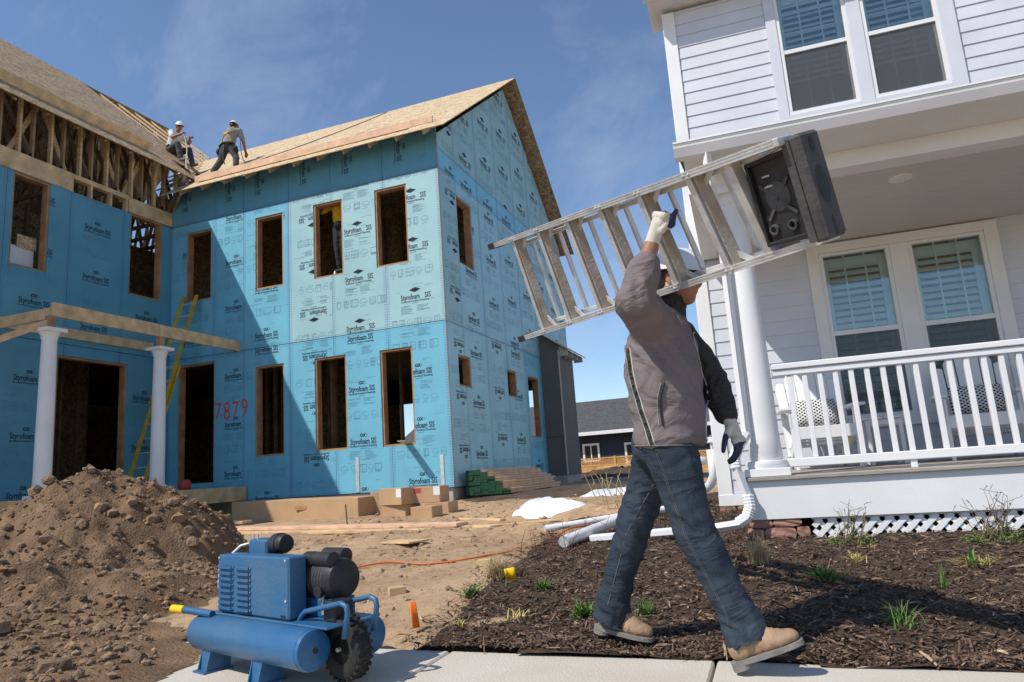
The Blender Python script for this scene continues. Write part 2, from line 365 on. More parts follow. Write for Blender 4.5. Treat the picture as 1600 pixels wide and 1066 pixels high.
def dirt_mat():
    m = bpy.data.materials.new('site_dirt'); m.use_nodes = True; nt = m.node_tree; bs = nt.nodes['Principled BSDF']; bs.inputs['Roughness'].default_value = 0.95; bs.inputs['Specular IOR Level'].default_value = 0.15
    tc = nt.nodes.new('ShaderNodeTexCoord')
    n1 = nt.nodes.new('ShaderNodeTexNoise'); n1.inputs['Scale'].default_value = 0.8; n1.inputs['Detail'].default_value = 8; n1.inputs['Roughness'].default_value = 0.65
    n2 = nt.nodes.new('ShaderNodeTexNoise'); n2.inputs['Scale'].default_value = 14; n2.inputs['Detail'].default_value = 8; n2.inputs['Roughness'].default_value = 0.7
    for n in (n1, n2): nt.links.new(tc.outputs['Object'], n.inputs['Vector'])
    r1 = nt.nodes.new('ShaderNodeValToRGB'); e = r1.color_ramp.elements
    e[0].position = 0.32; e[0].color = (0.29, 0.19, 0.115, 1); e[1].position = 0.62; e[1].color = (0.55, 0.385, 0.235, 1)
    r2 = nt.nodes.new('ShaderNodeValToRGB'); e = r2.color_ramp.elements; e[0].position = 0.30; e[0].color = (0.45, 0.42, 0.40, 1); e[1].position = 0.52; e[1].color = (1, 1, 1, 1)
    mx = nt.nodes.new('ShaderNodeMixRGB'); mx.blend_type = 'MULTIPLY'; mx.inputs['Fac'].default_value = 0.8
    nt.links.new(n1.outputs['Fac'], r1.inputs['Fac']); nt.links.new(n2.outputs['Fac'], r2.inputs['Fac'])
    nt.links.new(r1.outputs['Color'], mx.inputs['Color1']); nt.links.new(r2.outputs['Color'], mx.inputs['Color2']); nt.links.new(mx.outputs['Color'], bs.inputs['Base Color'])
    n3 = nt.nodes.new('ShaderNodeTexNoise'); n3.inputs['Scale'].default_value = 30; n3.inputs['Detail'].default_value = 8; n3.inputs['Roughness'].default_value = 0.75
    nt.links.new(tc.outputs['Object'], n3.inputs['Vector'])
    bp = nt.nodes.new('ShaderNodeBump'); bp.inputs['Strength'].default_value = 0.7; bp.inputs['Distance'].default_value = 0.03
    nt.links.new(n3.outputs['Fac'], bp.inputs['Height']); nt.links.new(bp.outputs['Normal'], bs.inputs['Normal'])
    return m
M['dirt'] = dirt_mat()
xs = axis(-260, 260, -8.5, 1.2, 0.065); ys = axis(-60, 420, 3.0, 13.0, 0.065)
b = B(); nx = len(xs)
b.v = [V((x, y, gz(x, y) + (ground_detail(x, y) if -12 < x < 6 and y < 22 else (-0.06 if y < 3 else 0)))) for y in ys for x in xs]
b.f = [(j * nx + i, j * nx + i + 1, (j + 1) * nx + i + 1, (j + 1) * nx + i) for j in range(len(ys) - 1) for i in range(nx - 1)]; b.m = [0] * len(b.f)
o = b.build('ground', M['dirt'], None, smooth=True, fix=False); tag(o, kind='structure')

# sidewalk slabs
def walk_edge(x): return 3.216 - 0.0467 * (x + 1.97)
sw = B().box((-14, 1.55, -0.16), (12, 1.6, -0.13)).build('sidewalk', M['conc'], None); tag(sw, kind='structure')
ex = [-0.33 + 1.225 * k for k in range(-9, 8)]
for a, c in zip(ex, ex[1:]):
    g = 0.006; bb = B()
    bb.prism([(a + g, 1.62, -0.12), (c - g, 1.62, -0.12), (c - g, walk_edge(c), -0.12), (a + g, walk_edge(a), -0.12)], (0, 0, 0.12))
    bb.build('slab', M['walk'], sw, bevel=0.008)

# mulch bed
MB_ = [(2.9, -1.80), (3.3, -1.82), (3.8, -1.86), (4.7, -2.0), (5.9, -2.06), (6.9, -2.12), (8.0, -1.9), (8.8, -1.65), (9.6, -1.2), (10.5, -0.9)]
def mulch_edge(y):
    for (a, xa), (c, xc) in zip(MB_, MB_[1:]):
        if y <= c: return xa + (xc - xa) * (y - a) / (c - a)
    return -0.9
def mulch_z(x, y):
    return gz(x, y) + 0.028 + 0.022 * fbm(V((x * 1.6, y * 1.6, 3))) + 0.012 * fbm(V((x * 6, y * 6, 1)))
bb = B(); step = 0.06; idx = {}
def mv(i, j):
    if (i, j) not in idx:
        x = -2.4 + i * step; y = 2.95 + j * step
        idx[i, j] = len(bb.v); e = x - mulch_edge(y)
        bb.v.append(V((x, y, mulch_z(x, y) - max(0, 0.12 - e) * 0.5)))
    return idx[i, j]
for i in range(120):
    for j in range(125):
        x = -2.4 + (i + .5) * step; y = 2.95 + (j + .5) * step
        if x > mulch_edge(y) + 0.10 * noise.noise(V((x * 3, y * 3, 7))) and y > walk_edge(x) - 0.02:
            bb.f.append((mv(i, j), mv(i + 1, j), mv(i + 1, j + 1), mv(i, j + 1))); bb.m.append(0)
M['mulch'] = mat('mulch_bed', (0.07, 0.043, 0.028), 0.95, 0.5, 18, 1.0, 45)
o = bb.build('mulch_bed', M['mulch'], None, smooth=True, fix=False); tag(o, kind='structure')
rnd = random.Random(3)
bb = B(); n = 0
while n < 42000:
    x = rnd.uniform(-2.2, 2.6); y = 3.08 + (rnd.random() ** 1.6) * 6.2
    if x < mulch_edge(y) + rnd.gauss(0.02, 0.07) or y < walk_edge(x) - rnd.random() * 0.03: continue
    if x > -0.1 and y > 5.75: continue
    n += 1
    L = 0.006 + 0.034 * rnd.random() ** 3; w = rnd.uniform(0.0015, 0.006); a = rnd.uniform(0, 6.283)
    z = mulch_z(x, y) + rnd.uniform(0.0, 0.016)
    d = V((math.cos(a), math.sin(a), rnd.gauss(0, 0.28))); s = V((-math.sin(a), math.cos(a), rnd.gauss(0, 0.5)))
    c = V((x, y, z)); m_ = V((0, 0, L * rnd.uniform(-0.1, 0.2)))
    bb.add([c - d * L - s * w * .6, c - s * w + m_, c + d * L - s * w * .5, c + d * L + s * w * .5, c + s * w + m_, c - d * L + s * w * .7], [(0, 1, 4, 5), (1, 2, 3, 4)])
for _k in range(len(bb.f)): bb.m[_k] = 1 if (_k // 2) % 23 == 0 else 0
o = bb.build('mulch_chips', [M['chip'], M['chipl']], None, fix=False); tag(o, 'dark shredded bark chips scattered over the planting bed', 'mulch', kind='stuff')

# dirt pile
LOBES = [(-6.15, 5.0, 0.96, 1.45, 0.72), (-5.62, 5.05, 0.82, 0.86, 0.6), (-5.35, 3.95, 0.42, 1.4, 0.9), (-6.7, 4.2, 0.45, 1.7, 0.9), (-5.0, 3.0, 0.15, 1.7, 1.6), (-4.05, 2.85, 0.10, 1.05, 1.8), (-3.55, 2.55, 0.07, 0.95, 1.6)]
def pile_h(x, y):
    h = 0
    for cx_, cy_, H, R_, p in LOBES:
        d = math.hypot(x - cx_, y - cy_) / R_
        if d < 1: h = max(h, H * (1 - d ** 1.35) ** p) if d < 1 else h
    if h <= 0: return 0
    k = min(1, h / 0.25); p = V((x, y, 0))
    w_ = V((fbm(p * 3), fbm(p * 3 + V((7, 7, 0))), 0)) * .12
    lump = 0.10 * fbm(p * 1.6 + V((3, 0, 0))) + 0.085 * fbm(p * 4.3, 6) + 0.07 * (0.45 - noise.voronoi((p + w_) * 4.2)[0][0]) * (0.6 + 0.8 * noise.noise(p * 2)) + 0.035 * (0.5 - noise.voronoi((p + w_) * 11.0)[0][0]) + 0.016 * fbm(p * 22)
    return max(0, h + lump * k)
bb = B(); step = 0.028; idx = {}; hh = {}
def ph(i, j):
    if (i, j) not in hh: hh[i, j] = pile_h(-8.6 + i * step, 1.7 + j * step)
    return hh[i, j]
def pv(i, j):
    if (i, j) not in idx:
        x = -8.6 + i * step; y = 1.7 + j * step; idx[i, j] = len(bb.v); bb.v.append(V((x, y, max(gz(x, y), 0) + ph(i, j) - 0.004)))
    return idx[i, j]
for i in range(222):
    for j in range(180):
        if max(ph(i, j), ph(i + 1, j), ph(i, j + 1), ph(i + 1, j + 1)) > 0.006:
            bb.f.append((pv(i, j), pv(i + 1, j), pv(i + 1, j + 1), pv(i, j + 1))); bb.m.append(0)
M['pile'] = mat('pile_soil', (0.27, 0.175, 0.105), 0.97, 0.32, 2.6, 1.0, 55, detail=9, spec=0.1, col2=(0.115, 0.072, 0.044))
pile = thing('dirt_pile', 'big heap of loose brown excavated soil in front of the white porch columns', 'dirt pile', (-5.7, 4.8, 0.05))
bb.build('soil', M['pile'], pile, smooth=True, fix=False)
def clods(n, pick, rr, seed):
    r_ = random.Random(seed); q = B(); ico = [(0, 0, 1), (.894, 0, .447), (.276, .851, .447), (-.724, .526, .447), (-.724, -.526, .447), (.276, -.851, .447), (.724, .526, -.447), (-.276, .851, -.447), (-.894, 0, -.447), (-.276, -.851, -.447), (.724, -.526, -.447), (0, 0, -1)]
    fi = [(0, 1, 2), (0, 2, 3), (0, 3, 4), (0, 4, 5), (0, 5, 1), (1, 6, 2), (2, 7, 3), (3, 8, 4), (4, 9, 5), (5, 10, 1), (6, 7, 2), (7, 8, 3), (8, 9, 4), (9, 10, 5), (10, 6, 1), (11, 7, 6), (11, 8, 7), (11, 9, 8), (11, 10, 9), (11, 6, 10)]
    for _ in range(n):
        p = pick(r_)
        if p is None: continue
        s = rr[0] + (rr[1] - rr[0]) * r_.random() ** 6
        q.add([p + V((a * s * r_.uniform(.55, 1.45), bq * s * r_.uniform(.55, 1.45), c * s * r_.uniform(.6, 1.1))) for a, bq, c in ico], fi)
    return q
def pick_pile(r_):
    x = r_.uniform(-8, -2.9); y = r_.uniform(2.0, 6.2); h = pile_h(x, y)
    return V((x, y, max(gz(x, y), 0) + h + 0.004)) if h > 0.02 else None
o = clods(11000, pick_pile, (0.004, 0.03), 5).build('clods', M['clod'], pile, fix=False); tag(o, kind='stuff')
o = clods(900, pick_pile, (0.02, 0.075), 6).build('lumps', M['clod'], pile, fix=False); tag(o, kind='stuff')
def pick_g(r_):
    x = r_.uniform(-6, -1.9); y = 3.3 + r_.random() * 8
    return V((x, y, gz(x, y) + ground_detail(x, y))) if x < mulch_edge(y) else None
o = clods(3200, pick_g, (0.004, 0.036), 8).build('soil_crumbs', M['crumb'], None, fix=False)
tag(o, 'small crumbs of soil strewn over the bare yard', 'soil crumbs', kind='stuff')

# ================================================================== BLUE HOUSE (under construction)
X1, Y2, X3 = -12.28, 11.8, -5.52
house = thing('unfinished_house', 'two-storey house under construction wrapped in blue foam sheathing with bare wood roof', 'house', (X3, Y2, 0.3))
TXT = {}
def text_polys(s, bold=0.0):
    if (s, bold) in TXT: return TXT[s, bold]
    cu = bpy.data.curves.new('t', 'FONT'); cu.body = s; cu.resolution_u = 2; cu.offset = bold; cu.size = 1
    ob = bpy.data.objects.new('t', cu); COL.objects.link(ob); bpy.context.view_layer.update()
    me = ob.to_mesh(); vs = [(p.co.x, p.co.y) for p in me.vertices]; fs = [tuple(f.vertices) for f in me.polygons]
    ob.to_mesh_clear(); bpy.data.objects.remove(ob); bpy.data.curves.remove(cu)
    x0 = min(p[0] for p in vs); x1 = max(p[0] for p in vs)
    TXT[s, bold] = ([((x - x0) / (x1 - x0), y) for x, y in vs], fs)
    return TXT[s, bold]

class P2D:
    def __init__(s): s.v = []; s.f = []; s.m = []
    def poly(s, pts, mi): n = len(s.v); s.v += pts; s.f.append(tuple(range(n, n + len(pts)))); s.m.append(mi)
    def rect(s, x0, y0, x1, y1, mi): s.poly([(x0, y0), (x1, y0), (x1, y1), (x0, y1)], mi)
    def text(s, t, x0, x1, y, h, mi, bold=0.0):
        vs, fs = text_polys(t, bold); n = len(s.v)
        s.v += [(x0 + (x1 - x0) * a, y + h * c) for a, c in vs]
        for q in fs: s.f.append(tuple(n + i for i in q)); s.m.append(mi)
    def frame(s, x0, y0, x1, y1, t, mi):
        s.rect(x0, y0, x1, y0 + t, mi); s.rect(x0, y1 - t, x1, y1, mi); s.rect(x0, y0 + t, x0 + t, y1 - t, mi); s.rect(x1 - t, y0 + t, x1, y1 - t, mi)

def print_template(W, H, kind, phase, seed):
    r_ = random.Random(seed); p = P2D(); c = W / 2; md = 1.02; vb = -phase
    while vb < H:
        if kind == 'dow':
            y = vb + .84; p.poly([(c - .13, y), (c, y - .05), (c + .13, y), (c, y + .05)], 0); p.text('DOW', c - .06, c + .06, y - .016, .045, 3, .03)
            p.text('Styrofoam', c - .31, c + .10, vb + .655, .150, 0, .016); p.text('SIS', c + .21, c + .34, vb + .655, .150, 0, .016)
        else:
            p.text('OX', c - .07, c + .06, vb + .795, .085, 0, .05); p.rect(c + .075, vb + .80, c + .083, vb + .84, 0)
            p.text('Styrofoam SIS', c - .29, c + .29, vb + .655, .150, 0, .018)
        p.text('Structural Insulated Sheathing', c - .30, c + .30, vb + .60, .055, 0, .010)
        p.rect(c - .07, vb + .568, c + .07, vb + .578, 1)
        for col in (-.32, .03):
            for k in range(8):
                if r_.random() < .85: p.rect(c + col, vb + .52 - k * .021, c + col + r_.uniform(.14, .29), vb + .5245 - k * .021, 1)
        x = .10
        while x < W - .2:
            w = r_.uniform(.10, .19); y0, y1 = vb + .13, vb + .27
            t = r_.random()
            if t < .35:
                pts = [(x + w / 2 + math.cos(a * .5236) * w / 2, (y0 + y1) / 2 + math.sin(a * .5236) * .06) for a in range(12)]
                for a in range(12):
                    q, s_ = pts[a], pts[(a + 1) % 12]; ce = (x + w / 2, (y0 + y1) / 2)
                    p.poly([q, s_, (s_[0] + (ce[0] - s_[0]) * .07, s_[1] + (ce[1] - s_[1]) * .07), (q[0] + (ce[0] - q[0]) * .07, q[1] + (ce[1] - q[1]) * .07)], 1)
                p.rect(x + w * .2, y0 + .05, x + w * .8, y0 + .055, 1)
            else:
                p.frame(x, y0, x + w, y1, .005, 1)
                for k in range(r_.randint(2, 5)):
                    if r_.random() < .5: xx = x + w * r_.random(); p.rect(xx, y0, xx + .004, y1, 1)
                    else: yy = y0 + .14 * r_.random(); p.rect(x, yy, x + w, yy + .004, 1)
            p.rect(x, y0 - .02, x + w * .8, y0 - .016, 1)
            x += w + r_.uniform(.03, .08)
        for k in range(9):
            xx = r_.uniform(.06, W - .35); yy = vb + r_.uniform(.3, .98); p.rect(xx, yy, xx + r_.uniform(.05, .25), yy + .004, 1)
        vb += md
    for ux in (.028, .052, W - .052, W - .028):
        y = .02
        while y < H - .02: p.rect(ux - .004, y, ux + .004, y + .022, 2); y += .05
    x = .02
    while x < W - .03: p.rect(x, .03, x + .022, .037, 2); p.rect(x, H - .037, x + .022, H - .03, 2); x += .05
    for k in range(26):
        xx = r_.uniform(.03, W - .03); yy = r_.uniform(.03, H - .03); p.rect(xx, yy, xx + .008, yy + .008, 0)
    return p

def clip2d(bm, rect, holes, extra):
    u0, u1, v0, v1 = rect
    def cut(co, no, clear=True):
        g = bm.verts[:] + bm.edges[:] + bm.faces[:]
        bmesh.ops.bisect_plane(bm, geom=g, plane_co=co, plane_no=no, clear_outer=clear, clear_inner=False)
    cut((u0, 0, 0), (-1, 0, 0)); cut((u1, 0, 0), (1, 0, 0)); cut((0, v0, 0), (0, -1, 0)); cut((0, v1, 0), (0, 1, 0))
    for co, no in extra: cut(co, no)
    for a, b_, c, d in holes:
        if b_ <= u0 or a >= u1 or d <= v0 or c >= v1: continue
        cut((a, 0, 0), (1, 0, 0), False); cut((b_, 0, 0), (1, 0, 0), False); cut((0, c, 0), (0, 1, 0), False); cut((0, d, 0), (0, 1, 0), False)
        dead = [f for f in bm.faces if a < f.calc_center_median().x < b_ and c < f.calc_center_median().y < d]
        bmesh.ops.delete(bm, geom=dead, context='FACES')

def placer(plane):
    if plane == 'P2': return lambda u, v, t: V((u, Y2 - t, v))
    xx = X1 if plane == 'P1' else X3
    return lambda u, v, t: V((xx + t, u, v))

PN = [0]
def panel(plane, u0, u1, v0, v1, kind, holes=(), flip=False, rot=False, extra=(), mats=None, T=0.022, phase=None):
    PN[0] += 1; pl = placer(plane); g = 0.0045
    rect = (u0 + g, u1 - g, v0 + g, v1 - g)
    off = offset_of(house)
    # board
    bm = bmesh.new(); vs = [bm.verts.new((x, y, 0)) for x, y in ((rect[0], rect[2]), (rect[1], rect[2]), (rect[1], rect[3]), (rect[0], rect[3]))]; bm.faces.new(vs)
    clip2d(bm, rect, holes, extra)
    ret = bmesh.ops.extrude_face_region(bm, geom=bm.faces[:]); tops = [e for e in ret['geom'] if isinstance(e, bmesh.types.BMVert)]
    tz = T + random.uniform(-.0015, .0015)
    for vv in tops: vv.co.z = tz
    for vv in bm.verts: vv.co = pl(vv.co.x, vv.co.y, vv.co.z) - off
    bmesh.ops.recalc_face_normals(bm, faces=bm.faces)
    me = bpy.data.meshes.new('sheathing_panel'); bm.to_mesh(me); bm.free(); me.materials.append(mats or M[kind])
    po = link('sheathing_panel', me, house)
    # print
    W, H = (u1 - u0, v1 - v0)
    if rot: W, H = H, W
    p = print_template(max(W, 1.2), H, 'dow' if kind == 'dow' else 'ox', random.uniform(.0, 1.0) if phase is None else phase, PN[0])
    bm = bmesh.new(); bv = []
    for x, y in p.v:
        if max(W, 1.2) > W and not rot: x -= (1.2 - W) / 2 * 0
        if flip: x, y = max(W, 1.2) - x, H - y
        if rot: x, y = H and y, max(W, 1.2) - x
        bv.append(bm.verts.new((u0 + x, v0 + y, 0)))
    for f, mi in zip(p.f, p.m):
        try: nf = bm.faces.new([bv[i] for i in f]); nf.material_index = mi
        except ValueError: pass
    clip2d(bm, (u0 + .006, u1 - .006, v0 + .006, v1 - .006), holes, extra)
    for vv in bm.verts: vv.co = pl(vv.co.x, vv.co.y, tz + 0.0025) - off
    me = bpy.data.meshes.new('printing'); bm.to_mesh(me); bm.free()
    for k in ('ink', 'ink2', 'ink3', 'dow'): me.materials.append(M[k])
    tag(link('printing', me, po), kind='stuff')

def opening(plane, u0, u1, v0, v1, name='window_opening', dep=0.15, w=0.04, sill=True):
    """wood bucks lining a rough opening"""
    pl = placer(plane); fr = B()
    def bx(a, b_, c, d, t0, t1):
        q = B(); A = pl(a, c, t0); C_ = pl(b_, d, t1)
        q.box([min(A[i], C_[i]) for i in range(3)], [max(A[i], C_[i]) for i in range(3)]); return q
    e = T_ = -0.001
    root = bx(u0, u1, v1 - w, v1, -dep, T_).build(name, M['buck'], house)
    bx(u0, u0 + w, v0 + w, v1 - w - .001, -dep, T_).build('jamb', M['buck'], root)
    bx(u1 - w, u1, v0 + w, v1 - w - .001, -dep, T_).build('jamb', M['buck'], root)
    if sill: bx(u0, u1, v0, v0 + w - .001, -dep, T_).build('sill', M['buck'], root)

W2 = [(-11.83, -11.12, 4.98, 6.60), (-9.92, -9.20, 4.98, 6.60), (-8.43, -7.72, 4.98, 6.60), (-6.95, -6.22, 4.98, 6.62),
      (-12.00, -11.00, 1.01, 3.57), (-9.93, -9.21, 1.45, 3.32), (-8.46, -7.72, 1.45, 3.32), (-6.95, -6.24, 1.43, 3.30)]
E2 = [-12.27, -11.03, -10.24, -9.05, -8.0, -6.75, -5.50]
for k in range(6):
    a, c = E2[k], E2[k + 1]
    panel('P2', a, c, .60, 3.71, 'ox', W2, flip=(k in (3,)), phase=[.5, .15, .7, .35, .75, .55][k])
    panel('P2', a, c, 3.714, 6.81, 'ox' if k < 3 else 'dow', W2, flip=(k == 3), phase=[.35, .75, .45, .2, .6, .15][k])
for k in range(6):
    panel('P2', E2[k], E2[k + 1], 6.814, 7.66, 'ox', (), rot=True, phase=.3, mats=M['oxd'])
for w_ in W2: opening('P2', *w_, name='door_opening' if w_[2] < 1.1 else 'window_opening', sill=w_[2] > 1.1)
W3 = [(12.60, 13.36, 5.06, 6.52), (12.26, 12.86, 2.50, 3.12), (14.96, 15.57, 2.50, 3.12), (16.40, 17.27, 1.60, 3.12)]
E3 = [11.782, 12.56, 13.78, 15.0, 16.23, 17.44, 18.66, 19.5, 20.4]
rake = [((16.08, 10.74, 0), V((-0.748, 1, 0)).normalized()), ((16.08, 10.74, 0), V((0.748, 1, 0)).normalized())]
M['ox3'] = mat('foam_sheathing_pale_bounce_lit', (0.34, 0.60, 0.68), 0.5, 0.10, 1.2, 0.05, 60, spec=0.3)  # pale panel tone raised to stand in for bounce light on the gable
M['ox3b'] = mat('foam_sheathing_mid_blue', (0.22, 0.55, 0.70), 0.5, 0.10, 1.2, 0.05, 60, spec=0.3)
for k in range(8):
    a, c = E3[k], E3[k + 1]
    panel('P3', a, c, .60, 3.71, 'ox', W3, flip=k in (0, 2), phase=[.3, .1, .55, .8, .4, .2, .6, .3][k], mats=M['ox3'] if k < 4 else M['ox3b'])
    panel('P3', a, c, 3.714, 6.81, 'dow' if k == 0 else 'ox', W3, flip=k == 0, phase=[.3, .45, .9, .6, .2, .7, .1, .3][k], mats=None if k == 0 else M['ox3'])
    panel('P3', a, c, 6.814, 7.25, 'ox', (), mats=M['ox3b'], phase=.62)
    if k not in (7,): panel('P3', a, c, 7.256, 11.0, 'dow', (), extra=rake, flip=k == 0, phase=[.7, .45, .05, .8, .35, .6, .2, .5][k])
panel('P3', 19.5, 20.4, 7.256, 9.0, 'dow', (), extra=rake)
for w_ in W3: opening('P3', *w_)
W1 = [(8.17, 8.87, 5.03, 6.79), (10.66, 11.50, 5.02, 6.82), (9.17, 10.70, 0.88, 3.52)]
E1 = [4.4, 5.62, 6.84, 8.06, 9.29, 10.50, 11.775]
for k in range(6):
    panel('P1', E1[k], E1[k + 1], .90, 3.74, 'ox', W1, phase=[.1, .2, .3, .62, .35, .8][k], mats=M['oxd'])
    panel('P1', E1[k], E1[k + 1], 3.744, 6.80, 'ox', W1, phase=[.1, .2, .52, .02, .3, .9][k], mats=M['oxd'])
for w_ in W1[:3]: opening('P1', *w_, name='door_opening' if w_[2] < 1.1 else 'window_opening', sill=w_[2] > 1.1)
# headers and cripples above the left wall
B().box((X1 - .10, 4.4, 6.805), (X1 + .03, 9.30, 7.18)).build('header', M['lumx'], house, bevel=.004)
B().box((X1 - .10, 9.305, 7.08), (X1 + .028, 10.60, 7.18)).build('top_plate', M['lumx'], house, bevel=.004)
B().box((X1 - .10, 10.605, 6.825), (X1 + .03, 11.77, 7.15)).build('header', M['lumx'], house, bevel=.004)
for y in (9.33, 9.75, 10.2, 10.58):
    B().box((X1 - .09, y - .04, 6.8), (X1 + .02, y + .0, 7.08)).build('cripple_stud', M['lumx'], house)
B().box((X1 + .024, 6.8, 3.86), (X1 + .064, 11.3, 4.05)).build('ledger_board', M['lumx'], house, bevel=.004)
# corner trim of raw sheathing edges
B().box((X3 + .014, Y2 - .026, .60), (X3 + .025, Y2 - .016, 7.5)).build('corner_edge', M['buck'], house)
# foundation, floors, far walls
B().box((X1 + .02, Y2 + .03, -.3), (X3 - .03, 20.38, .597)).build('foundation', M['conc'], house, bevel=.01)
B().box((-22.7, 4.5, -.3), (X1 - .12, 20.0, .86)).build('foundation', M['conc'], house)
for z in (.72, 4.0):
    B().box((-22.6, 4.6, z + .15), (X1 - .16, 20.2, z + .33)).build('floor_deck', M['stud'], house)
    B().box((X1 + .0, Y2 + .16, z), (X3 - .16, 20.2, z + .25)).build('floor_deck', M['stud'], house)
bk = B()
for a, c in ((-12.28, -11.3), (-10.3, -9.35), (-8.55, -7.3), (-6.2, -5.53)): bk.box((a, 20.3, .6), (c, 20.4, 8))
bk.box((-12.28, 20.3, 3.2), (-5.53, 20.395, 8)); bk.box((-12.28, 20.3, .6), (-5.53, 20.395, 1.1))
bk.build('back_wall', M['osbd'], house)
lw = B(); lw.box((-22.8, 4.3, .6), (X1 - .03, 4.39, 8.2)); lw.box((-22.8, 4.4, .6), (-22.7, 20, 8.2)); lw.box((-22.8, 19.9, .6), (X1 - .03, 20, 8.2))
lw.build('far_wall', M['osbd'], house)
def studs(p0, p1, z0, z1, step=.41):
    p0 = V(p0); p1 = V(p1); d = (p1 - p0); L = d.length; d.normalize(); k = 0.0
    while k < L:
        q = p0 + d * k; B().bar((q.x, q.y, z0), (q.x, q.y, z1), .04, .09, up=d.cross(V((0, 0, 1)))).build('stud', M['stud'], house); k += step
studs((-9.6, 13.4, 0), (-5.8, 13.4, 0), .97, 4.0, .55)
studs((-8.95, 12.5, 0), (-7.4, 12.5, 0), .97, 4.0, .41)
studs((-6.6, 12.9, 0), (-5.9, 12.9, 0), .97, 4.0, .41)
studs((-10.4, 13.0, 0), (-9.6, 13.0, 0), .97, 4.0, .41)
studs((-11.6, 14.2, 0), (-9.8, 14.2, 0), .97, 4.0, .45)
studs((-10.6, 15.0, 0), (-5.8, 15.0, 0), 4.25, 7.4, .5)
studs((-14.4, 5, 0), (-14.4, 11.6, 0), 1.05, 4.1, .42)
studs((-14.2, 6, 0), (-14.2, 11.6, 0), 4.35, 7.1, .42)
for a, c, z0, z1 in ((-12.2, -9.7, .97, 4.0), (-7.2, -5.6, .97, 4.0)):
    B().box((a, 16.6, z0), (c, 16.62, z1)).build('added_partition', M['osbd'], house)
B().box((-15.6, 4.6, 1.05), (-15.58, 12.5, 7.0)).build('added_partition', M['osbd'], house)
B().box((-14.5, 15.1, 4.25), (-5.6, 15.12, 9.0)).build('added_partition', M['osbd'], house)  # added sheet, keeps sky from showing through the upper windows
B().box((-14.6, 4.6, 4.3), (-14.58, 15, 7.1)).build('added_partition', M['osbd'], house)  # added to keep the left wing's upper openings dark
B().box((X1 - .40, 11.85, 4.25), (X1 - .38, 15.1, 7.7)).build('added_partition', M['osbd'], house)  # added closure between the wings, blocks light behind the corner windows
B().box((X1 + .0, Y2 + .2, 7.62), (X3 - .2, 15.1, 7.64)).build('ceiling_board', M['osbd'], house)  # added board, darkens the upper rooms under the open roof
fo = B().box((X1 - .35, 7.9, 5.0), (X1 - .30, 8.84, 5.52)).build('foam_board_offcut', M['white'], house)
B().box((X1 - .30, 8.5, 5.5), (X1 - .27, 8.86, 5.74)).build('osb_offcut', M['osb'], house)
# hold-down straps on the lit wall
for x, z1 in ((-7.52, 1.28), (-5.72, 1.20)):
    s_ = B().box((x - .035, Y2 - .032, .62), (x + .035, Y2 - .026, z1)).build('metal_strap', M['alu'], house)
# sprayed house number
sp = P2D()
for ch, x0 in zip('7879', (-10.98, -10.75, -10.52, -10.29)): sp.text(ch, x0, x0 + .17, 2.28 + random.uniform(-.04, .04), .55, 0, -.012)
q = B(); q.add([V((x, Y2 - .0285, y)) for x, y in sp.v], sp.f); q.build('sprayed_number', M['spray'], house, fix=False)
# flap board poking out of the lower right window
B().bar((-6.42, Y2 + .05, 1.455), (-6.30, Y2 - .48, 1.49), .14, .015).build('sill_flap', M['lumx'], house)

# roof of the right wing
EY, EZ, RY, RZ = 11.35, 7.42, 16.08, 10.96
sl = V((0, RY - EY, RZ - EZ)); SLEN = sl.length; sd = sl.normalized(); sn = V((0, -sd.z, sd.y))
def rz2(y): return EZ + (y - EY) * sd.z / sd.y
def valley_x(y): return -11.9 - max(0, rz2(y) - 8.0) / .85
random.seed(11)
row = 0; s0 = 0.0
while s0 < SLEN - .01:
    s1 = min(s0 + 1.22, SLEN); ym = EY + sd.y * (s0 + s1) / 2
    xl = (valley_x(EY + sd.y * s1) - .5) if row else -12.2
    x = -5.13 - (1.22 if row % 2 else 0)
    edges = [-5.13] + ([x] if row % 2 else [])
    while edges[-1] > xl: edges.append(max(edges[-1] - 2.44, xl))
    for a, c in zip(edges, edges[1:]):
        if a - c < .02: continue
        p = [V((c + .003, EY, EZ)) + sd * (s0 + .002), V((a - .003, EY, EZ)) + sd * (s0 + .002), V((a - .003, EY, EZ)) + sd * (s1 - .002), V((c + .003, EY, EZ)) + sd * (s1 - .002)]
        B().prism([k_ + sn * random.uniform(0, .002) for k_ in p], sn * .018).build('osb_sheet', M['osb'], house)
    s0 = s1; row += 1
bd = V((0, -(sl.y), sl.z)).normalized()
s0 = 0
for row in range(5):
    s1 = min(s0 + 1.22, SLEN); bn = V((0, sd.z, sd.y))
    for a, c in ((-5.13, -7.57), (-7.57, -10.0), (-10.0, -14.0)):
        base = V((0, 2 * RY - EY, EZ))
        p = [V((c + .003, base.y, base.z)) + bd * (s0 + .002), V((a - .003, base.y, base.z)) + bd * (s0 + .002), V((a - .003, base.y, base.z)) + bd * (s1 - .002), V((c + .003, base.y, base.z)) + bd * (s1 - .002)]
        B().prism(p, bn * .018).build('osb_sheet', M['osbd'], house)
    s0 = s1
x = -5.62
while x > -12.2:
    B().bar(V((x, EY + .10, rz2(EY + .10) - .055)), V((x, 12.6, rz2(12.6) - .055)), .04, .10).build('rafter_tail', M['lum'], house); x -= .61
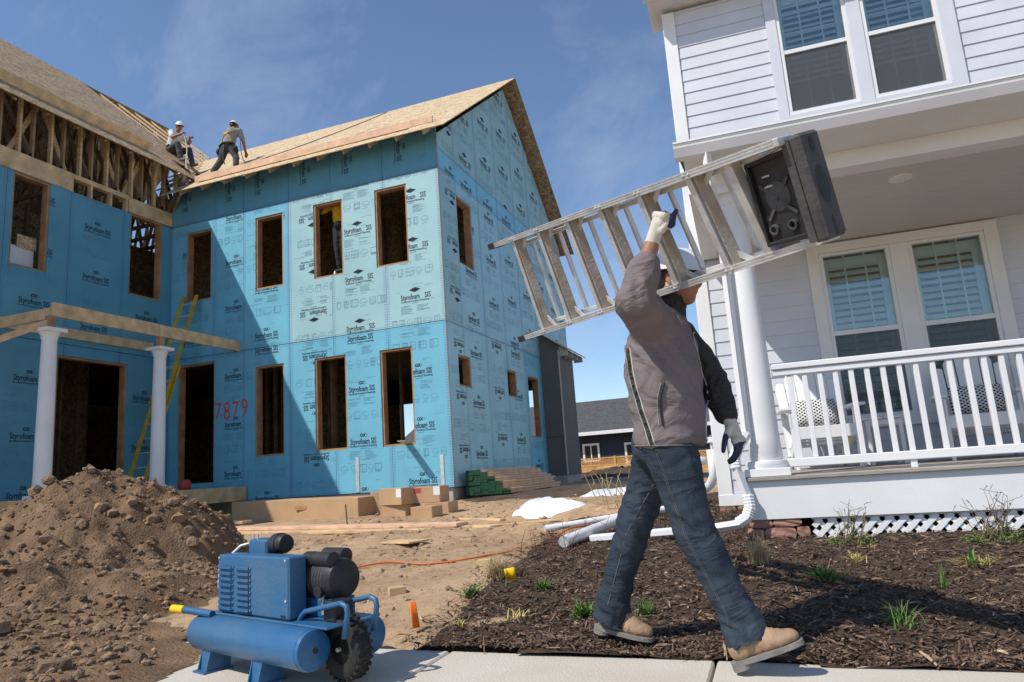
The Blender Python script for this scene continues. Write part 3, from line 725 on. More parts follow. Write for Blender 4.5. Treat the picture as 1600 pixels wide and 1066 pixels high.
# toe boards, loose strip and block on the deck
tb = lambda x0, x1, y, h, t, dz=0: B().box((x0, y - t / 2, rz2(y) + .02 + dz), (x1, y + t / 2, rz2(y) + .02 + h + dz))
tb(-11.75, -5.62, 11.92, .15, .04).build('toe_board', M['pink'], house, bevel=.004)
tb(-11.5, -6.1, 11.78, .03, .08).build('loose_strip', M['lumx'], house, bevel=.004)
tb(-7.75, -7.55, 12.5, .06, .12).build('wood_block', M['buck'], house, bevel=.004)
# roof of the left wing
LX, LZ, RX, RZL = -11.9, 8.02, -17.5, 12.78
ld = V((RX - LX, 0, RZL - LZ)); LLEN = ld.length; ld.normalize(); ln = V((ld.z, 0, -ld.x))
def lz1(x): return LZ + (LX - x) * (RZL - LZ) / (LX - RX)
def valley_y(z): return EY + (z - EZ) * sd.y / sd.z
s0 = 0; row = 0
while s0 < LLEN - .01:
    s1 = min(s0 + 1.22, LLEN); zl = LZ + ld.z * s0
    ye = min(13.85 - .1 * row, valley_y(zl) + .05)
    edges = [ye]; first = 1.22 if row % 2 else 2.44; edges.append(ye - first)
    while edges[-1] > 3.9: edges.append(edges[-1] - 2.44)
    for a, c in zip(edges, edges[1:]):
        o_ = V((LX, 0, LZ)); a2 = a
        if row == 0: pass
        p = [o_ + ld * (s0 + .002) + V((0, c + .003, 0)), o_ + ld * (s0 + .002) + V((0, a - .003, 0)), o_ + ld * (s1 - .002) + V((0, a - .003, 0)), o_ + ld * (s1 - .002) + V((0, c + .003, 0))]
        j = random.uniform(0, .003)
        B().prism([k_ + ln * j for k_ in p], ln * .018).build('osb_sheet', M['osbd'], house)
    s0 = s1; row += 1
B().prism([(RX, 3.9, RZL), (RX, 17.6, RZL), (RX - 5.6, 17.6, LZ), (RX - 5.6, 3.9, LZ)], (-.01, 0, .016)).build('far_roof_slope', M['osbd'], house)
tx = -12.55
B().bar((tx, 3.9, lz1(tx) + .13), (tx, 11.35, lz1(tx) + .13), .04, .20, up=(.3, 0, 1)).build('toe_board', M['lumx'], house, bevel=.004)
# trusses
y = 4.25; ti = 0
while y < 17.4:
    t_ = B(); xe = LX - .02 if y < 12.1 else valley_x(y) + .05
    dn = ln * -.055
    e0 = V((xe, y, lz1(xe))) + dn; r0 = V((RX, y, RZL)) + dn
    t_.bar(e0, r0, .045, .05)
    t_.bar(r0, V((RX - 5.6, y, LZ)) + V((0, 0, -.055)), .04, .09)
    bx0 = X1 - .02 if y < 12.1 else max(xe - .4, -15.5)
    t_.bar((bx0, y, 7.235), (-22.6, y, 7.235), .04, .09)
    if y < 12.1:
        t_.bar((X1 - .06, y, 7.19), (X1 - .06, y, lz1(X1 - .06) - .07), .04, .09, up=(1, 0, 0))
        t_.bar((X1 - .12, y, 7.3), (X1 - 1.3, y, lz1(X1 - 1.3) - .1), .04, .09)
    pts = [(-13.6, 0), (-14.6, 1), (-15.6, 0), (-16.6, 1), (-17.5, 0), (-17.5, 1), (-18.5, 1), (-19.3, 0), (-20.3, 1)]
    for (xa, ua), (xb, ub) in zip(pts, pts[1:]):
        zz = lambda xx, u_: (lz1(xx) if xx > RX else lz1(2 * RX - xx)) - .1 if u_ else 7.28
        if ua != ub and xa < bx0: t_.bar((xa, y, zz(xa, ua)), (xb, y, zz(xb, ub)), .04, .09)
    t_.build('roof_truss', M['lum'] if y > 13.6 else M['stud'], house)
    y += .61; ti += 1
y = 4.5
k = 0
while y < 11.9:       # webs and studs seen under the open eave
    B().bar((X1 - .08, y + .12, 7.19), (X1 - .08, y + .12, lz1(X1 - .08) - .05), .045, .09, up=(1, 0, 0)).build('gable_stud', M['lum'], house)
    if k % 3 != 2: B().bar((X1 - .20, y + .55 if k % 2 else y, 7.2), (X1 - .20, y if k % 2 else y + .55, lz1(X1 - .2) - .08), .04, .09).build('web_brace', M['lum'], house)
    y += .61; k += 1
B().bar((X1 - .15, Y2 + .1, 7.2), (X1 + .55, 11.5, 7.55), .05, .16).build('eave_block', M['stud'], house)

# porch of the unfinished house
PX = -10.35
B().box((X1 + .05, 5.0, .72), (-10.16, 11.72, .88)).build('porch_deck', M['lumx'], house)
B().box((-10.155, 5.0, .60), (-10.115, 11.73, .885)).build('rim_board', M['lumx'], house, bevel=.004)
B().box((PX - .03, 7.62, 3.70), (PX + .03, 9.66, 3.925)).build('porch_beam', M['lumx'], house, bevel=.004)
B().box((PX - .03, 9.668, 3.70), (PX + .03, 11.775, 3.92)).build('porch_beam', M['lumx'], house, bevel=.004)
B().bar((PX, 7.62, 3.62), (PX - .4, 6.3, 2.88), .05, .10).build('brace_board', M['lumx'], house, bevel=.004)
B().box((PX - 1.9, 7.64, 3.68), (PX - .035, 7.69, 3.86)).build('porch_beam', M['lumx'], house, bevel=.004)
def column(parent, x, y, z0, z1, r0, name='column'):
    h = z1 - z0; prof = [(r0, 0.0)]
    for k in range(13): u = k / 12; prof.append((r0 * (1 - .14 * u ** 1.8), u * (h - .30) + .12))
    prof = [(r0 * 1.28, .06), (r0 * 1.36, .085), (r0 * 1.30, .115), (r0 * 1.08, .135)] + prof[1:] + [(r0 * .95, h - .16), (r0 * .95, h - .14), (r0 * 1.0, h - .135), (r0 * 1.0, h - .11), (r0 * 1.2, h - .07), (r0 * 1.25, h - .06)]
    prof = sorted(prof, key=lambda t: t[1])
    c = B().lathe(prof, (x, y, z0), 32).build(name, M['white'], parent, smooth=True, angle=.7)
    s = r0 * 1.4
    B().box((x - s, y - s, z0), (x + s, y + s, z0 + .0595)).build('plinth', M['white'], c, bevel=.004)
    B().box((x - s, y - s, z1 - .0595), (x + s, y + s, z1)).build('capital', M['white'], c, bevel=.004)
for y in (7.60, 9.72):
    column(house, PX, y, .885, 3.49, .122)
    B().box((PX - .05, y - .05, 3.492), (PX + .05, y + .05, 3.698)).build('post_stub', M['buck'], house)

# chimney chase clad in grey panels
q = B(); q.box((X3 + .03, 17.56, .62), (-4.99, 18.95, 3.9)); q.build('chase_body', M['fiber'], house)
B().box((X3 + .04, 17.58, -.1), (-5.01, 18.93, .615)).build('chase_foundation', M['conc'], house)
B().box((-5.005, 17.545, .62), (-4.975, 17.575, 3.85)).build('chase_corner', M['trimg'], house)
for yy in (17.6, 18.0): pass
B().prism([(X3 + .03, 17.35, 4.38), (-4.72, 17.35, 3.84), (-4.72, 19.45, 3.84), (X3 + .03, 19.45, 4.38)], (0, 0, .03)).build('chase_roof', M['osb'], house)
for yy in (17.60, 18.1, 18.6, 19.1):
    B().prism([(-4.985, yy, 3.70), (-4.985, yy, 4.0), (-4.74, yy, 3.83), (-4.74, yy, 3.70)], (0, .04, 0)).build('chase_bracket', M['trimg'], house)
B().prism([(X3 + .03, 17.555, 3.895), (-4.99, 17.555, 3.895), (-4.99, 17.555, 4.0), (X3 + .03, 17.555, 4.36)], (0, 1.4, 0)).build('chase_top', M['fiber'], house)
B().box((X3 + .03, 17.552, 1.60), (-4.984, 17.558, 1.61)).build('chase_joint', M['black'], house)

# ================================================================== WHITE HOUSE
WA = 0.04014
WM = Matrix.Translation((-.24, 5.7, 0)) @ Matrix.Rotation(WA, 4, 'Z')
def W(u, v, z): return WM @ V((u, v, z))
wh = thing('finished_house', 'finished pale grey and white clapboard house with front porch at right', 'house', W(1, 1, .15))
def wbox(lo, hi, name, m, parent=None, bevel=.003):
    return B().box(lo, hi, 0, WM).build(name, M[m], parent or wh, bevel=bevel)
def wprism(poly, d, name, m, parent=None, bevel=0.0):
    return B().prism([W(*p) for p in poly], WM.to_3x3() @ V(d)).build(name, M[m], parent or wh, bevel=bevel)
VW = 2.2                      # front wall plane (porch front is v = 0)
# wall core
wbox((-.24, VW + .02, .2), (.95, 8.5, 6.1), 'wall', 'siding', bevel=0)
wbox((2.66, VW + .02, .2), (8.0, 8.5, 6.1), 'wall', 'siding', bevel=0)
wbox((.951, VW + .02, .2), (2.659, 2.34, 1.08), 'wall', 'siding', bevel=0)
wbox((.951, VW + .02, 2.9), (2.659, 2.34, 4.46), 'wall', 'siding', bevel=0)
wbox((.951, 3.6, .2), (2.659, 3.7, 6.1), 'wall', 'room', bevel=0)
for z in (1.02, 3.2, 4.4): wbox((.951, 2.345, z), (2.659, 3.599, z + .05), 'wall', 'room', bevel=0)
def clap(u0, u1, z0, z1, joints=()):
    z = z0; k = 0
    while z < z1 - .01:
        t = min(z + .148, z1); segs = [u0] + [j for n_, j in joints if n_ == k] + [u1]
        for a, c in zip(segs, segs[1:]):
            wprism([(a + .001, VW + .021, z), (a + .001, VW - .006, z), (a + .001, VW + .006, t + .012), (a + .001, VW + .021, t + .012)], (c - a - .002, 0, 0), 'siding_board', 'siding')
        z = t; k += 1
clap(-.13, .92, .42, 2.97); clap(2.70, 7.5, .66, 2.97, [(3, 5.2)]); clap(.921, 2.699, .42, 1.00)
clap(-.13, .86, 4.0, 6.1, [(2, .62)]); clap(2.72, 7.5, 4.0, 6.1, [(5, 4.4)])
clap(.861, 2.719, 4.0, 4.40)
# side cladding towards the unfinished house
z = .42; k = 0
while z < 6.05:
    wprism([(-.245, 2.25, z), (-.262, 2.25, z), (-.250, 2.25, z + .162), (-.245, 2.25, z + .162)], (0, 6.2, 0), 'siding_board', 'siding'); z += .148
wbox((-.27, VW - .022, .30), (-.13, VW + .02, 6.1), 'corner_board', 'white')
wbox((-.275, VW - .02, .30), (-.262, VW + .12, 6.1), 'corner_board', 'white')
wbox((-.28, VW - .03, .30), (-.0, VW + .02, .415), 'water_table', 'white')

def window(u0, u1, z0, zm, z1, shutters, hi):
    fr = B()
    f = wbox((u0 - .04, VW - .02, z1), (u1 + .04, VW + .05, z1 + .035), 'window', 'vinyl')
    wbox((u0 - .04, VW - .02, z0 - .04), (u1 + .04, VW + .06, z0), 'sill', 'vinyl', f)
    for a, c in ((u0 - .04, u0), (u1, u1 + .04)): wbox((a, VW - .018, z0 - .001), (c, VW + .05, z1 + .001), 'frame', 'vinyl', f)
    wbox((u0 - .001, VW - .012, zm - .03), (u1 + .001, VW + .035, zm + .02), 'meeting_rail', 'vinyl', f)
    for a, c in ((u0, u0 + .018), (u1 - .018, u1)): wbox((a, VW + .015, z0), (c, VW + .045, zm - .031), 'sash_stile', 'vinyl', f)
    wbox((u0 + .018, VW + .015, z0), (u1 - .018, VW + .045, z0 + .022), 'sash_rail', 'vinyl', f)
    wbox((u0, VW + .012, zm + .02), (u1, VW + .016, z1), 'pane', 'glass', f, 0)
    wbox((u0 + .018, VW + .03, z0 + .022), (u1 - .018, VW + .034, zm - .03), 'pane', 'glass', f, 0)
    wbox((u0, VW + .004, z0), (u1, VW + .006, zm - .03), 'insect_screen', 'scr', f, 0)
    n = 3
    for k in range(1, n):
        u = u0 + (u1 - u0) * k / n
        wbox((u - .008, VW + .020, zm + .02), (u + .008, VW + .030, z1), 'muntin', 'vinyl', f, 0)
        wbox((u - .008, VW + .036, z0 + .022), (u + .008, VW + .042, zm - .03), 'muntin', 'vinyl', f, 0)
    if hi:
        for z in (zm + .235, zm + .47):
            if z < z1: wbox((u0, VW + .021, z - .008), (u1, VW + .029, z + .008), 'muntin', 'vinyl', f, 0)
        z = z0 + .37; wbox((u0 + .018, VW + .037, z - .008), (u1 - .018, VW + .041, z + .008), 'muntin', 'vinyl', f, 0)
    else: wbox((u0, VW + .021, (zm + z1) / 2 - .008), (u1, VW + .029, (zm + z1) / 2 + .008), 'muntin', 'vinyl', f, 0)
    s0, s1 = shutters; L_ = VW + .11
    wbox((u0 - .03, L_ - .01, s0), (u0 + .05, L_ + .02, s1), 'shutter_stile', 'shut', f); wbox((u1 - .06, L_ - .01, s0), (u1 + .03, L_ + .02, s1), 'shutter_stile', 'shut', f)
    wbox((u0 + .051, L_ - .01, s1 - .10), (u1 - .061, L_ + .02, s1), 'shutter_rail', 'shut', f)
    z = s0 + .02
    while z < s1 - .12:
        B().bar(W(u0 + .055, L_ + .01, z + .03), W(u1 - .065, L_ + .01, z + .03), .066, .009, up=WM.to_3x3() @ V((0, -1.1, 1))).build('louver', M['shut'], f); z += .072
for (a, c) in ((1.08, 1.68), (1.93, 2.54)): window(a, c, 1.14, 2.0, 2.83, (1.16, 2.82), False)
for (a, c) in ((1.01, 1.66), (1.88, 2.53)): window(a, c, 4.53, 5.26, 6.02, (4.9, 6.0), True)
# window casings
for a, c, z0, z1 in ((.92, 1.04, 1.0, 2.965), (1.72, 1.89, 1.1, 2.866), (2.58, 2.70, 1.0, 2.965)): wbox((a, VW - .03, z0), (c, VW + .02, z1), 'casing', 'white')
wbox((1.04, VW - .03, 2.867), (2.58, VW + .02, 2.965), 'casing', 'white'); wbox((1.0405, VW - .034, 1.0), (2.5795, VW + .02, 1.099), 'casing', 'white')
for a, c in ((.86, .97), (1.70, 1.84), (2.57, 2.72)): wbox((a, VW - .03, 4.40), (c, VW + .02, 6.1), 'casing', 'siding')
for a, c in ((.971, 1.699), (1.841, 2.569)): wbox((a, VW - .03, 4.40), (c, VW + .02, 4.489), 'casing', 'siding')
# upper eave
wbox((-.46, 1.86, 6.15), (8, 1.96, 6.27), 'gutter', 'white'); wbox((-.42, 1.961, 6.15), (8, 2.6, 6.17), 'soffit', 'white')
wprism([(-.3, 1.95, 6.28), (8, 1.95, 6.28), (8, 5.4, 8.4), (-.3, 5.4, 8.4)], (0, 0, .06), 'roof', 'shing')
wprism([(-.3, 5.401, 8.4), (8, 5.401, 8.4), (8, 8.8, 6.28), (-.3, 8.8, 6.28)], (0, 0, .06), 'roof', 'shing')
# porch roof, gutter, beam, ceiling
gp = [(0, -.43, 3.235), (0, -.455, 3.235), (0, -.455, 3.222), (0, -.445, 3.218), (0, -.440, 3.19), (0, -.405, 3.125), (0, -.33, 3.12), (0, -.33, 3.225)]
B().prism([W(-.21 + p[0], p[1], p[2]) for p in gp], WM.to_3x3() @ V((8, 0, 0))).build('gutter', M['white'], wh)
wbox((-.15, -.329, 3.121), (8, .059, 3.135), 'porch_soffit', 'white'); wbox((-.15, .06, 2.985), (8, .26, 3.135), 'porch_beam', 'white'); wbox((-.15, .261, 2.985), (.02, 2.17, 3.272), 'porch_beam', 'white')
v = .263
while v < 2.15:
    wbox((.022, v, 2.982), (7.9, v + .148, 3.0), 'ceiling_board', 'ceil', None, .003); v += .15
wprism([(-.20, -.32, 3.21), (8, -.32, 3.21), (8, VW - .01, 3.97), (-.20, VW - .01, 3.97)], (0, 0, .03), 'porch_roof', 'shing')
wprism([(-.15, -.30, 3.136), (-.15, VW - .02, 3.136), (-.15, VW - .02, 3.95), (-.15, -.30, 3.2)], (.02, 0, 0), 'porch_gable', 'siding')
lt = B().lathe([(.088, -.008), (.09, -.004), (.09, .004)], W(1.53, .52, 2.978), 28).build('recessed_light', M['white'], wh, smooth=True, angle=.6)
B().lathe([(.06, -.004), (.06, .002)], W(1.53, .52, 2.968), 24).build('light_lens', M['tape'], lt)
column(wh, *W(.185, .16, 0).xy, .645, 2.984, .118)
# deck, skirt, stones, lattice
v = -.035; k = 0
while v < 2.15:
    wbox((-.03 if k else -.035, v, .615), (7.8, v + .088, .643), 'deck_board', 'deck', None, .004); v += .0915; k += 1
wbox((0, .0, .33), (7.8, .03, .6145), 'skirt_board', 'white', None, .003); wbox((0, .031, .33), (.03, 2.1, .6145), 'skirt_board', 'white')
rnd = random.Random(21)
for u, w_, z0, z1 in ((0, .165, .27, .328), (.17, .20, .275, .328), (-.02, .12, .19, .262), (.105, .22, .185, .268), (.33, .09, .20, .27), (-.28, .16, .20, .298), (-.10, .09, .21, .297)):
    bm = bmesh.new(); bmesh.ops.create_cube(bm, size=1); bmesh.ops.subdivide_edges(bm, edges=bm.edges[:], cuts=2, use_grid_fill=True)
    vv = .01 if u >= -.05 else VW - .03
    me = bpy.data.meshes.new('stone')
    for q in bm.verts:
        c = q.co; k = 1 - .12 * (abs(c.x * 2) ** 3 * abs(c.z * 2) ** 3); nn = noise.noise(V((c.x * 4 + u * 9, c.y * 4, c.z * 4 + w_ * 30)))
        q.co = W(u + w_ / 2 + c.x * w_ * k, vv + .07 + c.y * .14 * k + nn * .014, (z0 + z1) / 2 + c.z * (z1 - z0) * k + nn * .006) - offset_of(wh)
    bm.to_mesh(me); bm.free(); me.materials.append(M['stone']); link('foundation_stone', me, wh)
lat = wbox((.44, .045, .315), (7.8, .055, .329), 'lattice', 'white')
for sgn in (1, -1):
    u = .2
    while u < 4.2:
        z0, z1 = .11, .32; a = (u, z0); c = (u + sgn * (z1 - z0), z1)
        lo, hi = max(min(a[0], c[0]), .45), max(a[0], c[0])
        if hi > lo + .02:
            if min(a[0], c[0]) < .45: 
                t = (.45 - a[0]) / (c[0] - a[0]); q = (.45, z0 + t * (z1 - z0)); a, c = (q, c) if sgn > 0 else (a, q)
            vv = .030 if sgn > 0 else .040
            B().bar(W(a[0], vv + .004, a[1]), W(c[0], vv + .004, c[1]), .007, .037, up=WM.to_3x3() @ V((-sgn, 0, 1))).build('lattice_slat', M['white'], lat)
        u += .095
wbox((.44, .9, .0), (7.8, .92, .32), 'lattice_dark_backing', 'dark', None, 0)  # black sheet stands in for the shade behind the lattice
# railing
rl = wbox((.31, .115, 1.455), (7.5, .205, 1.50), 'railing', 'vinyl', None, .006)
wbox((.31, .13, 1.405), (7.5, .19, 1.452), 'subrail', 'vinyl', rl, .006)
wbox((.30, .125, .70), (7.5, .195, .765), 'bottom_rail', 'vinyl', rl, .006)
u = .435
while u < 4.0:
    wbox((u - .018, .142, .766), (u + .018, .178, 1.404), 'baluster', 'vinyl', rl, .003); u += .1105
for u in (1.2, 2.9): wbox((u - .022, .14, .643), (u + .022, .18, .699), 'rail_foot', 'vinyl', rl)
# downspout with elbows
def spout(pts, name, parent):
    return B().tube([W(*p) for p in pts], .036, 4, True, 0, .8).build(name, M['vinyl'], parent)
ds = B().tube([W(.03, -.37, 3.13), W(.03, -.37, 2.98), W(.035, -.34, 2.90), W(.055, -.02, 2.62), W(.062, .03, 2.5), W(.062, .03, 1.2), W(.06, .02, .95)], .042, 4, True, 0, .8).build('downspout', M['vinyl'], wh)
def elbow(pts, r=.046):
    ps = []
    for k in range(len(pts) - 1):
        for t in range(8): ps.append(W(*V(pts[k]).lerp(V(pts[k + 1]), t / 8)))
    ps.append(W(*pts[-1])); rr = [r * (1.0 if k % 2 else .9) for k in range(len(ps))]
    B().tube(ps, rr, 8).build('downspout_elbow', M['vinyl'], ds)
elbow([(.06, .02, .98), (.0, -.02, .90), (-.05, -.05, .80), (-.045, -.06, .72)]); 
B().tube([W(-.045, -.06, .73), W(.015, -.06, .50)], .042, 4, True, 0, .8).build('downspout_lower', M['vinyl'], ds)
elbow([(.015, -.06, .52), (.02, -.075, .43), (-.01, -.09, .36), (-.08, -.10, .32)])
B().tube([W(-.07, -.10, .315), W(-.45, -.14, .275)], .042, 4, True, 0, .8).build('downspout_outlet', M['vinyl'], ds)
sd_ = B().tube([W(-.40, 2.9, .78), W(-.62, 2.86, .80), W(-.66, 2.82, .74), W(-.64, 2.75, .50), W(-.60, 2.7, .42), W(-.48, 2.6, .44), W(-.36, 2.5, .52), W(-.31, 2.4, .62), W(-.31, 2.4, .9)], .05, 10).build('side_drain_pipe', M['vinyl'], wh, smooth=True)
wbox((-.52, 2.9, .98), (-.27, 2.97, 1.05), 'vent_pipe', 'vinyl', None, .01)

# chairs, pillows, table
def adirondack(label, u, v, rz):
    R_ = WM @ Matrix.Translation((u, v, .643)) @ Matrix.Rotation(rz, 4, 'Z')
    t = thing('adirondack_chair', label, 'chair', R_ @ V((0, 0, 0)), 'porch chairs')
    def bar(p0, p1, w, h, name, up=(0, 0, 1)): return B().bar(R_ @ V(p0), R_ @ V(p1), w, h, up=R_.to_3x3() @ V(up)).build(name, M['vinyl'], t, bevel=.004)
    for s in (-1, 1):
        bar((s * .27, -.30, 0), (s * .27, -.30, .53), .08, .03, 'front_leg', (1, 0, 0))
        bar((s * .24, -.28, .33), (s * .24, .42, .03), .03, .10, 'side_rail')
        bar((s * .30, -.36, .555), (s * .30, .36, .555), .11, .025, 'armrest')
        bar((s * .26, .26, .12), (s * .27, .33, .54), .06, .03, 'rear_post', (1, 0, 0))
        B().prism([R_ @ V((s * .285 - .01, -.34, .545)), R_ @ V((s * .285 - .01, -.34, .38)), R_ @ V((s * .285 - .01, -.26, .545))], R_.to_3x3() @ V((.02, 0, 0))).build('arm_bracket', M['vinyl'], t)
    bar((-.27, -.315, .33), (.27, -.315, .33), .03, .11, 'front_apron')
    for k in range(6): y = -.26 + k * .085; bar((-.25, y, .375 - k * .032), (.25, y, .375 - k * .032), .075, .02, 'seat_slat')
    hs = [.78, .86, .91, .91, .86, .78]
    for k in range(6):
        x = -.225 + k * .09; tp = hs[k] + .08
        a = V((x, .20, .20)); c = V((x * 1.12, .20 + .28 * (tp / .95), tp)); d = (c - a).normalized(); bk = V((1, 0, 0)).cross(d) * .018
        w0, w1 = .039, .046; tl = .06 * (1 if k in (2, 3) else .9)
        edge = [a + V((-w0, 0, 0)), a + V((w0, 0, 0)), c + V((w1, 0, 0)) - d * (tl if k >= 3 else 0.01), c + V((w1 * .4, 0, 0)), c + V((-w1 * .4, 0, 0)), c + V((-w1, 0, 0)) - d * (tl if k < 3 else 0.01)]
        B().prism([R_ @ p for p in edge], R_.to_3x3() @ bk).build('back_slat', M['vinyl'], t, bevel=.003)
    bar((-.27, .335, .52), (.27, .335, .52), .03, .06, 'back_rail')
    return R_
def pillow_mat():
    m = bpy.data.materials.new('pillow_print'); m.use_nodes = True; nt = m.node_tree; bs = nt.nodes['Principled BSDF']; bs.inputs['Roughness'].default_value = .9
    tc = nt.nodes.new('ShaderNodeTexCoord'); mp = nt.nodes.new('ShaderNodeMapping'); mp.inputs['Scale'].default_value = (18, 18, 26); mp.inputs['Rotation'].default_value = (0, math.radians(45), 0)
    w1 = nt.nodes.new('ShaderNodeTexWave'); w1.inputs['Scale'].default_value = .55; w1.bands_direction = 'X'; w2 = nt.nodes.new('ShaderNodeTexWave'); w2.inputs['Scale'].default_value = .55; w2.bands_direction = 'Z'
    nt.links.new(tc.outputs['Object'], mp.inputs['Vector']); mx = nt.nodes.new('ShaderNodeMath'); mx.operation = 'MAXIMUM'; gt = nt.nodes.new('ShaderNodeMath'); gt.operation = 'GREATER_THAN'; gt.inputs[1].default_value = .72
    for w_ in (w1, w2): nt.links.new(mp.outputs['Vector'], w_.inputs['Vector'])
    nt.links.new(w1.outputs['Fac'], mx.inputs[0]); nt.links.new(w2.outputs['Fac'], mx.inputs[1]); nt.links.new(mx.outputs[0], gt.inputs[0])
    cm = nt.nodes.new('ShaderNodeMixRGB'); cm.inputs['Color1'].default_value = (.012, .012, .014, 1); cm.inputs['Color2'].default_value = (.72, .72, .70, 1)
    nt.links.new(gt.outputs[0], cm.inputs['Fac']); nt.links.new(cm.outputs['Color'], bs.inputs['Base Color']); return m
M['pil'] = pillow_mat()
def pillow(R_, label):
    q = B(); P = R_ @ Matrix.Translation((0, .09, .40)) @ Matrix.Rotation(-.32, 4, 'X'); n, m_ = 16, 10; vs = []; fs = []
    for s in (1, -1):
        for j in range(m_ + 1):
            for i in range(n + 1):
                x = (i / n - .5) * 2; z = (j / m_ - .5) * 2; h = .075 * (max(0, (1 - x ** 4) * (1 - z ** 4))) ** .6
                vs.append(P @ V((x * .21 * (1 - .05 * z * z), -s * h, (z + 1) * .135 * (1 - .02 * x * x))))
    k = (n + 1) * (m_ + 1)
    for s in (0, 1):
        for j in range(m_):
            for i in range(n): a = s * k + j * (n + 1) + i; fs.append((a, a + 1, a + n + 2, a + n + 1))
    q.add(vs, fs); o = solo(q, 'throw_pillow', M['pil'], label, 'pillow', 'porch pillows', smooth=True)
    bm = bmesh.new(); bm.from_mesh(o.data); bmesh.ops.remove_doubles(bm, verts=bm.verts, dist=.0005); bmesh.ops.recalc_face_normals(bm, faces=bm.faces); bm.to_mesh(o.data); bm.free()
r1 = adirondack('white adirondack chair at the left end of the porch, partly in sun', .73, 1.52, .06)
r2 = adirondack('white adirondack chair in shade under the right-hand porch window', 2.06, 1.50, -.20)
pillow(r1, 'black and white lattice-print pillow on the sunlit left porch chair'); pillow(r2, 'black and white lattice-print pillow on the shaded right porch chair')
tb_ = thing('side_table', 'small white slatted side table between the two porch chairs', 'table', W(1.27, 1.6, .643))
for k in range(4): wbox((1.10 + k * .086, 1.42, 1.055), (1.18 + k * .086, 1.78, 1.075), 'top_slat', 'vinyl', tb_)
for a in (1.12, 1.39):
    for c in (1.44, 1.73): wbox((a, c, .643), (a + .035, c + .035, 1.054), 'leg', 'vinyl', tb_)
wbox((1.12, 1.445, 1.0), (1.425, 1.46, 1.053), 'apron', 'vinyl', tb_)

# ================================================================== BACKGROUND
nv = thing('navy_house', 'low navy blue house with dark grey shingle roof behind the back fence', 'house', (-6, 42, .2))
def bx(lo, hi, name, m, parent, bevel=0): return B().box(lo, hi).build(name, M[m], parent, bevel=bevel)
bx((-22, 40, .1), (6, 50, 2.75), 'wall', 'navy', nv)
z = .4
while z < 2.6: B().prism([(-21.9, 40, z), (-21.9, 39.97, z), (-21.9, 39.992, z + .19), (-21.9, 40, z + .19)], (27.8, 0, 0)).build('siding_board', M['navy'], nv); z += .18
yy, zz = 39.3, 2.68
while yy < 44.0:
    B().prism([(-22.5, yy, zz), (6.5, yy, zz), (6.5, yy + .40, zz + .185), (-22.5, yy + .40, zz + .185)], (0, 0, .035)).build('shingle_course', M['shing'], nv); yy += .37; zz += .165
B().prism([(-22.5, yy + .02, zz), (6.5, yy + .02, zz), (6.5, 50.6, 2.7), (-22.5, 50.6, 2.7)], (0, 0, .03)).build('rear_slope', M['shing'], nv)
bx((-22.6, 39.18, 2.50), (6.6, 39.29, 2.70), 'gutter', 'white', nv)
for a, c, z0, z1 in ((-10.35, -9.35, 1.0, 2.05), (-7.9, -6.6, .8, 1.95), (-3.2, -2.1, .8, 2.0)):
    f = bx((a, 39.90, z1 - .12), (c, 39.95, z1), 'window', 'white', nv)
    bx((a, 39.90, z0), (c, 39.95, z0 + .12), 'sill', 'white', f)
    for p, q in ((a, a + .12), (c - .12, c), ((a + c) / 2 - .03, (a + c) / 2 + .03)): bx((p, 39.90, z0 + .12), (q, 39.948, z1 - .12), 'frame', 'white', f)
    bx((a + .05, 39.94, z0 + .05), (c - .05, 39.955, z1 - .05), 'pane', 'black', f)
fe = thing('cedar_fence', 'orange cedar board fence with lattice top in front of the navy house', 'fence', (-6, 34, .2))
FY = 34.0; x = -13.0
while x < 1.2:
    bx((x, FY, .05), (x + .13, FY + .02, .76), 'picket', 'cedar', fe); x += .138
for z0, z1 in ((.76, .82), (1.10, 1.16), (.2, .28)): bx((-13, FY - .03, z0), (1.2, FY + (.05 if z0 > .5 else -.001), z1), 'rail', 'cedar', fe)
x = -13
while x < 1.2: bx((x, FY - .05, .05), (x + .10, FY + .06, 1.2), 'post', 'cedar', fe); x += 1.9
lt_ = B(); x = -13
while x < 1.1:
    for s in (1, -1): lt_.bar((x, FY + .005 * s, .82), (x + s * .28, FY + .005 * s, 1.10), .012, .035, up=(-s, 0, 1))
    x += .13
o = lt_.build('lattice_strip', M['cedar'], fe); tag(o, kind='stuff')
bx((-3.75, 32.9, .1), (-3.55, 33.0, 1.5), 'green_post', 'leaf', None).name = 'green_post'
tag(bpy.data.objects['green_post'], 'pale green painted post standing before the cedar fence', 'post')
# roof seen through the corner window
rr = thing('distant_house', 'distant orange-roofed house seen through the tall gable window opening', 'house', (-22, 48, .4))
B().prism([(-30, 48, .3), (-14, 48, .3), (-14, 48, 1.9), (-30, 48, 1.9)], (0, 6, 0)).build('wall', M['kraft'], rr)
B().prism([(-30.4, 47.6, 1.9), (-13.6, 47.6, 1.9), (-13.6, 51, 3.6), (-30.4, 51, 3.6)], (0, 0, .1)).build('roof', M['stone'], rr)
